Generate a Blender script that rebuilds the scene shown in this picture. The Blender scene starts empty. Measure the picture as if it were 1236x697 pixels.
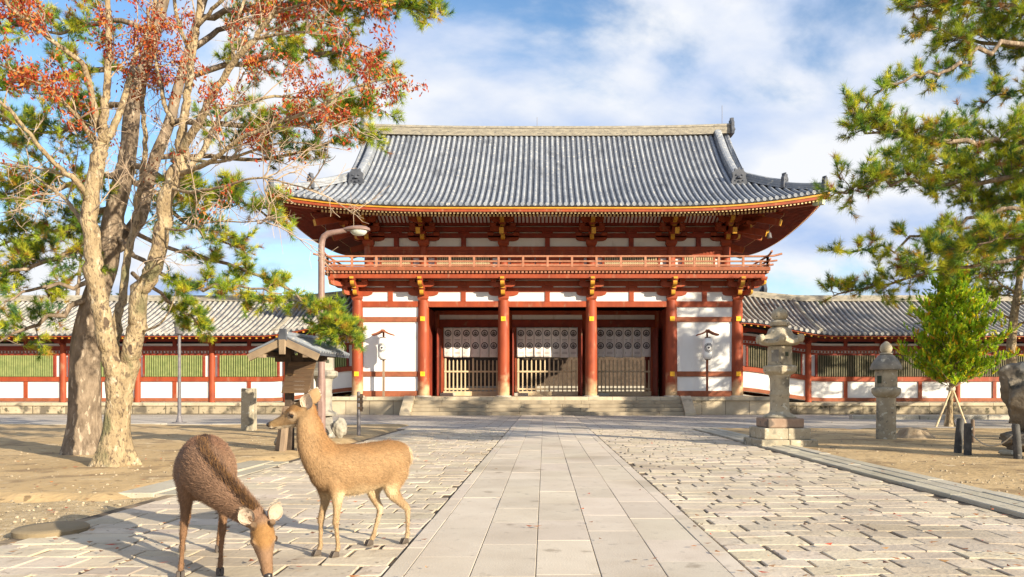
import bpy, bmesh, math, random
import numpy as np
from mathutils import Vector, Matrix
R = math.radians
PI = math.pi
sc = bpy.context.scene
col = sc.collection

# ------------------------------------------------------------ camera, sky, sun, exposure
F_PX = 893.0                      # focal length in photo pixels (1236 wide)
CX, CH = -0.17, 1.35              # camera x and eye height
cam_d = bpy.data.cameras.new('camera'); cam = bpy.data.objects.new('camera', cam_d); col.objects.link(cam)
cam.location = (CX, 0, CH); cam.rotation_euler = (R(90), 0, 0)
cam_d.sensor_width = 36; cam_d.lens = 36 * F_PX / 1236
cam_d.shift_x = (618 - 657) / 1236; cam_d.shift_y = (470 - 348.5) / 1236
cam_d.clip_end = 3000; cam_d.clip_start = 0.05
sc.camera = cam

SUN_DIR = Vector((1.0, -0.86, 0.41)).normalized()       # towards the sun
SUN_EL = math.asin(SUN_DIR.z)
sd = bpy.data.lights.new('sun', 'SUN'); sun = bpy.data.objects.new('sun', sd); col.objects.link(sun)
sd.energy = 5.0; sd.angle = R(0.5); sd.color = (1.0, 0.88, 0.67)
sun.rotation_euler = SUN_DIR.to_track_quat('Z', 'Y').to_euler()
sun.location = (60, -30, 60)

world = bpy.data.worlds.new('World'); sc.world = world; world.use_nodes = True
nt = world.node_tree; nt.nodes.clear()
def wn(t, **k):
    n = nt.nodes.new(t)
    for a, b in k.items(): setattr(n, a, b)
    return n
sky = wn('ShaderNodeTexSky', sky_type='NISHITA', sun_disc=False)
sky.sun_elevation = SUN_EL; sky.sun_rotation = math.atan2(SUN_DIR.x, SUN_DIR.y)
sky.air_density = 1.0; sky.dust_density = 0.6; sky.ozone_density = 2.0
bg1 = wn('ShaderNodeBackground'); bg1.inputs[1].default_value = 0.15
hsv = wn('ShaderNodeHueSaturation'); hsv.inputs['Saturation'].default_value = 1.1; hsv.inputs['Value'].default_value = 0.76
nt.links.new(sky.outputs[0], hsv.inputs['Color']); nt.links.new(hsv.outputs[0], bg1.inputs[0])
tc = wn('ShaderNodeTexCoord'); sep = wn('ShaderNodeSeparateXYZ'); nt.links.new(tc.outputs['Generated'], sep.inputs[0])
# a cloud layer: directions projected on a flat deck overhead
zz = wn('ShaderNodeMath', operation='MAXIMUM'); nt.links.new(sep.outputs[2], zz.inputs[0]); zz.inputs[1].default_value = 0.0
za = wn('ShaderNodeMath', operation='ADD'); nt.links.new(zz.outputs[0], za.inputs[0]); za.inputs[1].default_value = 0.42
dx = wn('ShaderNodeMath', operation='DIVIDE'); nt.links.new(sep.outputs[0], dx.inputs[0]); nt.links.new(za.outputs[0], dx.inputs[1])
dy = wn('ShaderNodeMath', operation='DIVIDE'); nt.links.new(sep.outputs[1], dy.inputs[0]); nt.links.new(za.outputs[0], dy.inputs[1])
cmb = wn('ShaderNodeCombineXYZ'); nt.links.new(dx.outputs[0], cmb.inputs[0]); nt.links.new(dy.outputs[0], cmb.inputs[1])
mp = wn('ShaderNodeMapping'); mp.inputs['Location'].default_value = (8.4, 3.3, 0.4); mp.inputs['Rotation'].default_value = (0, 0, R(-28))
mp.inputs['Scale'].default_value = (0.8, 1.1, 1)
nt.links.new(cmb.outputs[0], mp.inputs[0])
n1 = wn('ShaderNodeTexNoise'); n1.inputs['Scale'].default_value = 1.95; n1.inputs['Detail'].default_value = 9; n1.inputs['Roughness'].default_value = 0.55
n1.inputs['Distortion'].default_value = 0.25
nt.links.new(mp.outputs[0], n1.inputs['Vector'])
rmp = wn('ShaderNodeValToRGB'); rmp.color_ramp.interpolation = 'EASE'
rmp.color_ramp.elements[0].position = 0.395; rmp.color_ramp.elements[0].color = (0, 0, 0, 1)
rmp.color_ramp.elements[1].position = 0.52; rmp.color_ramp.elements[1].color = (1, 1, 1, 1)
nt.links.new(n1.outputs[0], rmp.inputs[0])
n2 = wn('ShaderNodeTexNoise'); n2.inputs['Scale'].default_value = 3.2; n2.inputs['Detail'].default_value = 7; n2.inputs['Roughness'].default_value = 0.5
mp2 = wn('ShaderNodeMapping'); mp2.inputs['Location'].default_value = (7.3, 2.2, 0.9); nt.links.new(mp.outputs[0], mp2.inputs[0]); nt.links.new(mp2.outputs[0], n2.inputs['Vector'])
rm2 = wn('ShaderNodeValToRGB')
rm2.color_ramp.elements[0].position = 0.36; rm2.color_ramp.elements[0].color = (0.40, 0.56, 0.88, 1)
rm2.color_ramp.elements[1].position = 0.58; rm2.color_ramp.elements[1].color = (0.92, 0.94, 0.98, 1)
nt.links.new(n2.outputs[0], rm2.inputs[0])
bg2 = wn('ShaderNodeBackground'); bg2.inputs[1].default_value = 0.49
nt.links.new(rm2.outputs[0], bg2.inputs[0])
mx = wn('ShaderNodeMixShader'); nt.links.new(rmp.outputs[0], mx.inputs[0]); nt.links.new(bg1.outputs[0], mx.inputs[1]); nt.links.new(bg2.outputs[0], mx.inputs[2])
wo = wn('ShaderNodeOutputWorld'); nt.links.new(mx.outputs[0], wo.inputs[0])

sc.view_settings.view_transform = 'Standard'; sc.view_settings.look = 'None'
sc.view_settings.exposure = 1.08; sc.view_settings.gamma = 1.0
sc.cycles.max_bounces = 5; sc.cycles.diffuse_bounces = 3; sc.cycles.glossy_bounces = 2; sc.cycles.transmission_bounces = 3
sc.cycles.transparent_max_bounces = 6

# ------------------------------------------------------------ helpers
def P(px, py, D):                 # photo pixel at a known distance -> metres
    return Vector((CX + (px - 657) * D / F_PX, D, CH + (470 - py) * D / F_PX))

def tag(o, label=None, cat=None, group=None, kind=None):
    if label: o['label'] = label
    if cat: o['category'] = cat
    if group: o['group'] = group
    if kind: o['kind'] = kind
    return o

def thing(name, label, cat, loc=(0, 0, 0), rz=0, group=None):
    o = bpy.data.objects.new(name, None); col.objects.link(o)
    o.location = loc; o.rotation_euler = (0, 0, rz); o.empty_display_size = 0.2
    return tag(o, label, cat, group)

def copy_tree(o, parent=None):
    c = o.copy(); col.objects.link(c)
    if parent is not None: c.parent = parent
    for ch in list(o.children): copy_tree(ch, c)
    return c

class MB:
    def __init__(s):
        s.v = []; s.f = []; s.m = []; s.mi = 0; s.M = None; s.c = None; s.cols = []
    def add(s, vs, fs):
        b = len(s.v)
        if s.M is not None: vs = [s.M @ Vector(p) for p in vs]
        s.v.extend([tuple(p) for p in vs])
        for f in fs:
            s.f.append([b + i for i in f]); s.m.append(s.mi); s.cols.append(s.c)
    def box2(s, x0, x1, y0, y1, z0, z1):
        s.add([(x0,y0,z0),(x1,y0,z0),(x1,y1,z0),(x0,y1,z0),(x0,y0,z1),(x1,y0,z1),(x1,y1,z1),(x0,y1,z1)],
              [(0,3,2,1),(4,5,6,7),(0,1,5,4),(1,2,6,5),(2,3,7,6),(3,0,4,7)])
    def box(s, c, d, rz=0, taper=1.0):
        hx, hy, hz = d[0]/2, d[1]/2, d[2]/2; ca, sa = math.cos(rz), math.sin(rz); vs = []
        for z, t in ((-hz, 1), (hz, taper)):
            for x, y in ((-hx,-hy),(hx,-hy),(hx,hy),(-hx,hy)):
                x *= t; y *= t
                vs.append((c[0]+x*ca-y*sa, c[1]+x*sa+y*ca, c[2]+z))
        s.add(vs, [(0,3,2,1),(4,5,6,7),(0,1,5,4),(1,2,6,5),(2,3,7,6),(3,0,4,7)])
    def bar(s, p0, p1, w, h, up=(0,0,1)):          # box beam between two points
        p0 = Vector(p0); p1 = Vector(p1); t = (p1-p0).normalized(); u = Vector(up)
        a = t.cross(u)
        if a.length < 1e-5: a = t.cross(Vector((0,1,0)))
        a.normalize(); b = a.cross(t).normalized(); a *= w/2; b *= h/2
        s.add([p0-a-b,p0+a-b,p0+a+b,p0-a+b,p1-a-b,p1+a-b,p1+a+b,p1-a+b],
              [(0,1,2,3),(7,6,5,4),(0,4,5,1),(1,5,6,2),(2,6,7,3),(3,7,4,0)])
    def prism(s, poly, M, h):                      # polygon in the local XY plane extruded by h along Z, mapped through M
        n = len(poly); vs = [M @ Vector((x, y, 0)) for x, y in poly] + [M @ Vector((x, y, h)) for x, y in poly]
        fs = [tuple(range(n-1,-1,-1)), tuple(range(n, 2*n))] + [(i,(i+1)%n,n+(i+1)%n,n+i) for i in range(n)]
        s.add(vs, fs)
    def lathe(s, prof, c=(0,0,0), n=16, ph=0.0, sx=1, sy=1):   # prof: (r, z)
        vs = []; fs = []
        for r, z in prof:
            for i in range(n):
                a = ph + 2*PI*i/n; vs.append((c[0]+r*sx*math.cos(a), c[1]+r*sy*math.sin(a), c[2]+z))
        for k in range(len(prof)-1):
            for i in range(n):
                j = (i+1) % n; fs.append((k*n+i, k*n+j, (k+1)*n+j, (k+1)*n+i))
        fs.append(tuple(range(n-1,-1,-1))); fs.append(tuple((len(prof)-1)*n+i for i in range(n)))
        s.add(vs, fs)
    def tube(s, pts, rad, n=8, caps=True, sq=None, wob=0, rnd=random):
        pts = [Vector(p) for p in pts]; m = len(pts); vs = []; fs = []
        t0 = (pts[1]-pts[0]).normalized(); a = t0.orthogonal().normalized()
        for k in range(m):
            t = (pts[min(k+1,m-1)]-pts[max(k-1,0)])
            t = t.normalized() if t.length > 1e-9 else t0
            a = a - t*a.dot(t)
            a = a.normalized() if a.length > 1e-6 else t.orthogonal().normalized()
            b = t.cross(a); r = rad[k] if hasattr(rad, '__len__') else rad
            for i in range(n):
                g = 2*PI*i/n; q = r*(1+(rnd.uniform(-wob,wob) if wob else 0))
                vs.append(pts[k]+a*(q*math.cos(g))+b*(q*math.sin(g)))
        for k in range(m-1):
            for i in range(n):
                j = (i+1) % n; fs.append((k*n+i,k*n+j,(k+1)*n+j,(k+1)*n+i))
        if caps: fs.append(tuple(range(n-1,-1,-1))); fs.append(tuple((m-1)*n+i for i in range(n)))
        s.add(vs, fs)
    def loft(s, rings):                            # rings: list of equal-length point lists
        n = len(rings[0]); vs = [p for r in rings for p in r]; fs = []
        for k in range(len(rings)-1):
            for i in range(n):
                j = (i+1) % n; fs.append((k*n+i,k*n+j,(k+1)*n+j,(k+1)*n+i))
        fs.append(tuple(range(n-1,-1,-1))); fs.append(tuple((len(rings)-1)*n+i for i in range(n)))
        s.add(vs, fs)
    def mesh(s, name):
        me = bpy.data.meshes.new(name); me.from_pydata(s.v, [], s.f); return me
    def build(s, name, mats, parent=None, smooth=False, bevel=0, label=None, auto=None, kind=None):
        me = s.mesh(name)
        mats = mats if isinstance(mats, (list, tuple)) else [mats]
        for m in mats: me.materials.append(m)
        if len(mats) > 1: me.polygons.foreach_set('material_index', s.m)
        if any(c is not None for c in s.cols):
            at = me.attributes.new('Col', 'FLOAT_COLOR', 'FACE')
            at.data.foreach_set('color', np.array([c or (1,1,1,1) for c in s.cols], dtype=np.float32).ravel())
        if smooth: me.polygons.foreach_set('use_smooth', [True]*len(me.polygons))
        if auto:
            bm = bmesh.new(); bm.from_mesh(me)
            for e in bm.edges:
                if len(e.link_faces) == 2 and e.calc_face_angle(0) > R(auto): e.smooth = False
            for f in bm.faces: f.smooth = True
            bm.to_mesh(me); bm.free()
        me.update()
        o = bpy.data.objects.new(name, me); col.objects.link(o)
        if parent is not None: o.parent = parent
        if bevel:
            b = o.modifiers.new('bevel', 'BEVEL'); b.width = bevel; b.segments = 2; b.limit_method = 'ANGLE'; b.angle_limit = R(40)
        if label: o['label'] = label
        if kind: o['kind'] = kind
        return o

def catmull(pts, per=6):
    pts = [Vector(p) for p in pts]; q = [pts[0]*2-pts[1]] + pts + [pts[-1]*2-pts[-2]]; out = []
    for i in range(1, len(q)-2):
        a, b, c, d = q[i-1], q[i], q[i+1], q[i+2]
        for k in range(per):
            t = k/per
            out.append(0.5*((2*b)+(c-a)*t+(2*a-5*b+4*c-d)*t*t+(3*b-a-3*c+d)*t**3))
    out.append(pts[-1]); return out

def lin(a, b, n): return [a+(b-a)*i/(n-1) for i in range(n)]

# ------------------------------------------------------------ materials
def material(name, c1, c2=None, scale=3.0, rough=0.8, bump=0.0, bscale=None, detail=6, spots=None, spec=0.3, coords='pos',
             stretch=None, attr=False, translucent=0.0, metallic=0.0, lo=0.35, hi=0.65, bdist=0.02):
    """two base colours mixed by noise, optional (colour, scale, threshold) spots, noise bump"""
    m = bpy.data.materials.new(name); m.use_nodes = True; t = m.node_tree; L = t.links
    bs = t.nodes['Principled BSDF']; bs.inputs['Roughness'].default_value = rough
    bs.inputs['Specular IOR Level'].default_value = spec; bs.inputs['Metallic'].default_value = metallic
    if coords == 'pos': src = t.nodes.new('ShaderNodeNewGeometry').outputs['Position']
    else: src = t.nodes.new('ShaderNodeTexCoord').outputs['Object']
    if stretch:
        q = t.nodes.new('ShaderNodeMapping'); q.inputs['Scale'].default_value = stretch; L.new(src, q.inputs[0]); src = q.outputs[0]
    cur = None
    if c2 is not None:
        n = t.nodes.new('ShaderNodeTexNoise'); n.inputs['Scale'].default_value = scale; n.inputs['Detail'].default_value = detail
        n.inputs['Roughness'].default_value = 0.6; L.new(src, n.inputs['Vector'])
        r = t.nodes.new('ShaderNodeValToRGB'); r.color_ramp.elements[0].position = lo; r.color_ramp.elements[1].position = hi
        r.color_ramp.elements[0].color = (*c1, 1); r.color_ramp.elements[1].color = (*c2, 1)
        L.new(n.outputs[0], r.inputs[0]); cur = r.outputs[0]
    else:
        rg = t.nodes.new('ShaderNodeRGB'); rg.outputs[0].default_value = (*c1, 1); cur = rg.outputs[0]
    for sp in (spots or []):
        c, s_, th = sp[:3]; wd = sp[3] if len(sp) > 3 else 0.06
        n = t.nodes.new('ShaderNodeTexNoise'); n.inputs['Scale'].default_value = s_; n.inputs['Detail'].default_value = 5; L.new(src, n.inputs['Vector'])
        r = t.nodes.new('ShaderNodeMapRange'); r.inputs[1].default_value = th; r.inputs[2].default_value = th+wd; L.new(n.outputs[0], r.inputs[0])
        x = t.nodes.new('ShaderNodeMix'); x.data_type = 'RGBA'; L.new(r.outputs[0], x.inputs[0]); L.new(cur, x.inputs[6]); x.inputs[7].default_value = (*c, 1)
        cur = x.outputs[2]
    if attr:
        a = t.nodes.new('ShaderNodeAttribute'); a.attribute_name = 'Col'
        x = t.nodes.new('ShaderNodeMix'); x.data_type = 'RGBA'; x.blend_type = 'MULTIPLY'; x.inputs[0].default_value = 1
        L.new(cur, x.inputs[6]); L.new(a.outputs['Color'], x.inputs[7]); cur = x.outputs[2]
    m['_cur'] = 1
    L.new(cur, bs.inputs['Base Color'])
    if bump:
        n = t.nodes.new('ShaderNodeTexNoise'); n.inputs['Scale'].default_value = bscale or scale*4; n.inputs['Detail'].default_value = 7; L.new(src, n.inputs['Vector'])
        b = t.nodes.new('ShaderNodeBump'); b.inputs['Strength'].default_value = bump; b.inputs['Distance'].default_value = bdist
        L.new(n.outputs[0], b.inputs['Height']); L.new(b.outputs[0], bs.inputs['Normal'])
    if translucent:
        tr = t.nodes.new('ShaderNodeBsdfTranslucent'); L.new(cur, tr.inputs[0]); ms = t.nodes.new('ShaderNodeMixShader'); ms.inputs[0].default_value = translucent
        out = t.nodes['Material Output']; L.new(bs.outputs[0], ms.inputs[1]); L.new(tr.outputs[0], ms.inputs[2]); L.new(ms.outputs[0], out.inputs[0])
    return m

def base_link(m):
    """(node tree, socket feeding Base Color, principled)"""
    t = m.node_tree; b = t.nodes['Principled BSDF']; return t, b.inputs['Base Color'].links[0].from_socket, b

def brickify(m, bw, bh, mortar, mcol, axes=('x', 'z'), offset=0.5, var=0.18, bump=0.5, smooth=0.1):
    """joints of a coursed masonry / paving laid over a material"""
    t, cur, bs = base_link(m); L = t.links
    g = t.nodes.new('ShaderNodeNewGeometry'); s = t.nodes.new('ShaderNodeSeparateXYZ'); L.new(g.outputs['Position'], s.inputs[0])
    cb = t.nodes.new('ShaderNodeCombineXYZ'); ix = {'x': 0, 'y': 1, 'z': 2}
    L.new(s.outputs[ix[axes[0]]], cb.inputs[0]); L.new(s.outputs[ix[axes[1]]], cb.inputs[1])
    br = t.nodes.new('ShaderNodeTexBrick'); L.new(cb.outputs[0], br.inputs['Vector']); br.offset = offset
    br.inputs['Scale'].default_value = 1; br.inputs['Brick Width'].default_value = bw; br.inputs['Row Height'].default_value = bh
    br.inputs['Mortar Size'].default_value = mortar; br.inputs['Mortar Smooth'].default_value = smooth; br.inputs['Bias'].default_value = 0
    br.inputs['Color1'].default_value = (1-var,)*3+(1,); br.inputs['Color2'].default_value = (1+var*0.3,)*3+(1,); br.inputs['Mortar'].default_value = (1, 1, 1, 1)
    x = t.nodes.new('ShaderNodeMix'); x.data_type = 'RGBA'; x.blend_type = 'MULTIPLY'; x.inputs[0].default_value = 1
    L.new(cur, x.inputs[6]); L.new(br.outputs['Color'], x.inputs[7])
    y = t.nodes.new('ShaderNodeMix'); y.data_type = 'RGBA'; L.new(br.outputs['Fac'], y.inputs[0]); L.new(x.outputs[2], y.inputs[6]); y.inputs[7].default_value = (*mcol, 1)
    L.new(y.outputs[2], bs.inputs['Base Color'])
    b = t.nodes.new('ShaderNodeBump'); b.inputs['Strength'].default_value = bump; b.inputs['Distance'].default_value = 0.02; b.invert = True
    L.new(br.outputs['Fac'], b.inputs['Height'])
    if bs.inputs['Normal'].links: L.new(bs.inputs['Normal'].links[0].from_socket, b.inputs['Normal'])
    L.new(b.outputs[0], bs.inputs['Normal'])
    return m

M = {}
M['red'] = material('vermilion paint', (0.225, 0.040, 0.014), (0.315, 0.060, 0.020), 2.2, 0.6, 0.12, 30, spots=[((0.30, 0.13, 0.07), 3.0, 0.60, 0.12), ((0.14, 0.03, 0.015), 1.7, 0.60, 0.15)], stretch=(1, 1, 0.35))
M['darkred'] = material('aged shaded red paint', (0.15, 0.024, 0.014), (0.24, 0.036, 0.017), 2.5, 0.65, 0.12, 25, spots=[((0.2, 0.09, 0.05), 3.0, 0.62, 0.1)])  # aged red, deepened in colour to stand in for shade under eaves and indoors
M['brownred'] = material('weathered red sill', (0.21, 0.07, 0.035), (0.30, 0.095, 0.045), 3, 0.75, 0.2, 20)
M['plaster'] = material('white plaster', (0.70, 0.69, 0.67), (0.64, 0.625, 0.60), 1.1, 0.9, 0.06, 25, spots=[((0.52, 0.49, 0.45), 2.6, 0.60, 0.16)], stretch=(1, 1, 0.3))
M['yellow'] = material('ochre yellow paint', (0.44, 0.215, 0.02), (0.52, 0.28, 0.03), 6, 0.5)
M['gold'] = material('yellow metal plate', (0.85, 0.48, 0.03), (0.75, 0.36, 0.02), 8, 0.35)
M['ivory'] = material('pale rafter ends', (0.72, 0.52, 0.24), (0.8, 0.63, 0.36), 5, 0.7)
M['tile'] = material('grey clay roof tile', (0.15, 0.168, 0.205), (0.27, 0.29, 0.325), 0.7, 0.6, 0.25, 18, spots=[((0.46, 0.44, 0.40), 7.0, 0.56, 0.14), ((0.10, 0.108, 0.125), 0.9, 0.58, 0.15)], spec=0.4)
M['tile_dark'] = material('dark pan tile', (0.05, 0.056, 0.072), (0.10, 0.106, 0.125), 2.0, 0.65, 0.2, 18)
M['ridge'] = material('lichened ridge tile', (0.22, 0.20, 0.165), (0.36, 0.325, 0.26), 2.5, 0.85, 0.4, 14, spots=[((0.16, 0.15, 0.14), 4.0, 0.58, 0.08)], stretch=(1, 1, 3))
M['stone'] = material('granite', (0.36, 0.33, 0.28), (0.47, 0.43, 0.36), 3.0, 0.85, 0.3, 22, spots=[((0.20, 0.19, 0.165), 2.2, 0.60, 0.12), ((0.25, 0.26, 0.2), 6.0, 0.66, 0.06)])
M['stone_warm'] = material('warm podium stone', (0.40, 0.33, 0.23), (0.53, 0.45, 0.33), 1.4, 0.85, 0.25, 20, spots=[((0.22, 0.19, 0.15), 1.5, 0.60, 0.12)])
M['wood_pale'] = material('pale bare wood', (0.48, 0.36, 0.22), (0.58, 0.46, 0.30), 4, 0.75, 0.15, 30, stretch=(1, 1, 0.2))
M['wood_grey'] = material('greyed wood', (0.19, 0.13, 0.09), (0.30, 0.22, 0.15), 5, 0.8, 0.3, 25, stretch=(1, 1, 0.15))
M['wood_rail'] = material('weathered red rail', (0.30, 0.12, 0.07), (0.42, 0.20, 0.12), 4, 0.7, 0.15, 20)
M['wood_dark'] = material('dark old wood', (0.05, 0.035, 0.025), (0.10, 0.07, 0.05), 5, 0.8, 0.2, 25)
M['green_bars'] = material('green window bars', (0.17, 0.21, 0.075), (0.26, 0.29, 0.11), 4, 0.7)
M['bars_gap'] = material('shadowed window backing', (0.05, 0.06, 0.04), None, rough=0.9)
M['bars_pale'] = material('pale window bars', (0.50, 0.40, 0.24), (0.40, 0.30, 0.18), 6, 0.7)
M['cloth'] = material('white curtain cloth', (0.78, 0.73, 0.69), (0.83, 0.79, 0.75), 2.0, 0.95, 0.1, 14, translucent=0.2)
M['ink'] = material('black print', (0.05, 0.04, 0.045), None, rough=0.9)
M['ink_grey'] = material('grey print', (0.33, 0.29, 0.28), None, rough=0.9)
M['paper'] = material('white lantern paper', (0.80, 0.79, 0.76), (0.75, 0.73, 0.69), 3, 0.7)
M['metal_purple'] = material('mauve painted steel', (0.19, 0.12, 0.105), (0.26, 0.175, 0.155), 3, 0.45, 0.08, 30, spots=[((0.18, 0.12, 0.10), 4, 0.63, 0.06)])
M['metal_grey'] = material('grey painted steel', (0.10, 0.095, 0.105), (0.17, 0.155, 0.165), 6, 0.5, 0.08, 30)
M['glass_lamp'] = material('lamp bowl', (0.55, 0.58, 0.52), (0.4, 0.43, 0.4), 8, 0.2, spec=0.6)
M['rope'] = material('pale rope', (0.50, 0.44, 0.34), (0.40, 0.34, 0.26), 20, 0.9)
M['rock'] = material('weathered boulder', (0.12, 0.10, 0.078), (0.24, 0.205, 0.16), 2.4, 0.92, 0.8, 7, spots=[((0.44, 0.41, 0.35), 2.1, 0.58, 0.06), ((0.07, 0.065, 0.055), 2.6, 0.6, 0.08)], coords='obj', bdist=0.05)
M['lantern_stone'] = material('lichened lantern stone', (0.31, 0.265, 0.19), (0.42, 0.365, 0.27), 4.0, 0.9, 0.45, 16, spots=[((0.17, 0.155, 0.125), 2.6, 0.55, 0.12), ((0.52, 0.49, 0.40), 9.0, 0.61, 0.05), ((0.13, 0.12, 0.10), 14.0, 0.64, 0.05)])
M['lantern_dark'] = material('dark mossy stone', (0.16, 0.15, 0.135), (0.27, 0.25, 0.215), 4.0, 0.92, 0.5, 14, spots=[((0.42, 0.40, 0.34), 5.5, 0.6, 0.06)])
M['sand'] = material('packed sand', (0.40, 0.275, 0.135), (0.50, 0.36, 0.195), 0.45, 0.95, 0.9, 11, spots=[((0.28, 0.19, 0.10), 1.3, 0.53, 0.10), ((0.23, 0.155, 0.08), 7.0, 0.62, 0.06), ((0.55, 0.43, 0.27), 3.0, 0.62, 0.1), ((0.25, 0.18, 0.10), 55.0, 0.70, 0.03)], bdist=0.02)
M['dirt'] = material('loose gravelly dirt', (0.36, 0.26, 0.14), (0.52, 0.40, 0.24), 9, 0.95, 0.8, 45, spots=[((0.28, 0.20, 0.11), 14, 0.6, 0.05), ((0.66, 0.58, 0.45), 28, 0.64, 0.04)], bdist=0.03)
M['paver'] = material('paving stone', (0.47, 0.395, 0.305), (0.57, 0.49, 0.385), 1.6, 0.85, 0.35, 26, spots=[((0.38, 0.31, 0.235), 5.0, 0.60, 0.1), ((0.63, 0.55, 0.43), 2.3, 0.62, 0.1), ((0.40, 0.33, 0.25), 0.45, 0.53, 0.14), ((0.27, 0.22, 0.165), 13.0, 0.66, 0.04)], attr=True)
M['slab'] = material('smooth walkway slab', (0.52, 0.445, 0.36), (0.58, 0.505, 0.415), 2.2, 0.75, 0.15, 60, spots=[((0.45, 0.39, 0.32), 9.0, 0.62, 0.08), ((0.43, 0.36, 0.28), 0.55, 0.55, 0.12), ((0.36, 0.30, 0.235), 2.6, 0.66, 0.06)], attr=True)
M['kerb'] = material('kerb granite', (0.37, 0.33, 0.255), (0.46, 0.415, 0.33), 2.0, 0.85, 0.25, 30, attr=True)
M['far_paving'] = brickify(material('forecourt paving', (0.42, 0.37, 0.315), (0.50, 0.445, 0.385), 0.5, 0.85, 0.2, 12, spots=[((0.34, 0.30, 0.27), 0.6, 0.58, 0.12)]), 0.9, 0.55, 0.02, (0.22, 0.17, 0.12), ('x', 'y'))
# ------------------------------------------------------------ ground, paving, path
rnd = random.Random(5)
M['joint'] = material('paving joint soil', (0.10, 0.075, 0.052), (0.30, 0.225, 0.145), 2.6, 0.95, lo=0.47, hi=0.60)
def fbm(x, y, s=1.0, seed=0):
    r = 0; a = 1.0
    for k in range(4):
        r += a*math.sin(x*s*1.7+seed*1.3+k*2.1+1.3*math.sin(y*s*1.1+k))*math.cos(y*s*1.9-seed*0.7+k*1.7+1.1*math.sin(x*s*0.9-k)); s *= 2.03; a *= 0.5
    return r
def rect_sheet(name, x0, x1, y0, y1, z, mat, nx=1, ny=1, zf=None, kind='structure'):
    b = MB(); vs = []; fs = []
    for j in range(ny+1):
        for i in range(nx+1):
            x = x0+(x1-x0)*i/nx; y = y0+(y1-y0)*j/ny
            vs.append((x, y, z+(zf(x, y) if zf else 0)))
    for j in range(ny):
        for i in range(nx):
            a = j*(nx+1)+i; fs.append((a, a+1, a+nx+2, a+nx+1))
    b.add(vs, fs); return b.build(name, mat, smooth=True, kind=kind)

rect_sheet('ground', -700, 700, -200, 1500, -0.06, M['sand'], 2, 2)
# sandy terraces on both sides of the paved approach, rough front lip on the left one
def zl(x, y):
    e = min(1, max(0, (y-(9.0+0.16*fbm(x, 0.3, 1.3, 2)))/0.22)); w = min(1, max(0, (-5.35-x+0.35*min(1, max(0, (y-13)/2)))/0.25))
    return -0.045+0.10*e*e*(3-2*e)*w + 0.014*fbm(x, y, 0.8, 1)*w
rect_sheet('sand_terrace', -42, -4.7, 5.5, 27.2, 0.0, M['sand'], 214, 190, zl)
def zr(x, y):
    w = min(1, max(0, (x-5.55)/0.4)); return 0.028 + 0.018*w*fbm(x, y, 0.7, 4)
rect_sheet('sand_terrace', 5.5, 42, -6, 25.2, 0.0, M['sand'], 150, 130, zr)
def zd(x, y):
    return 0.012*fbm(x, y, 2.3, 7)
rect_sheet('dirt_apron', -14, -4.1, -3, 9.4, -0.022, M['dirt'], 90, 110, lambda x, y: zd(x, y)-0.06*max(0, min(1, (-9-x)/4))*0+0.0)
rect_sheet('forecourt', -60, 60, 24.6, 38.9, 0.012, M['far_paving'], 2, 2)
rect_sheet('paving_bed', -4.95, 4.95, -4, 24.8, 0.012, M['joint'], 2, 2)

# central walkway: two narrow border strips and five rows of slabs
b = MB(); g = 0.005
rows = [(-1.31, -1.16)] + [(-1.16+0.464*i, -1.16+0.464*(i+1)) for i in range(5)] + [(1.16, 1.31)]
for k, (x0, x1) in enumerate(rows):
    y = -3.0-rnd.random()
    while y < 37.5:
        L_ = rnd.uniform(0.8, 1.25) if 0 < k < 6 else rnd.uniform(1.2, 1.9)
        t = rnd.uniform(0.90, 1.06); b.c = (t, t*rnd.uniform(0.985, 1.01), t*rnd.uniform(0.97, 1.01), 1)
        ye = min(y+L_, 37.55); dz = rnd.uniform(-0.003, 0.003)
        b.box2(x0+g*0.6, x1-g*0.6, y+0.0015, ye-0.0015, -0.01, 0.034+dz); y += L_
b.build('walkway', M['slab'], bevel=0.004, kind='structure')
rect_sheet('walkway_bed', -1.32, 1.32, -4, 37.5, 0.018, material('walkway joint', (0.2, 0.15, 0.10), (0.36, 0.29, 0.2), 1.2, 0.95))

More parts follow.
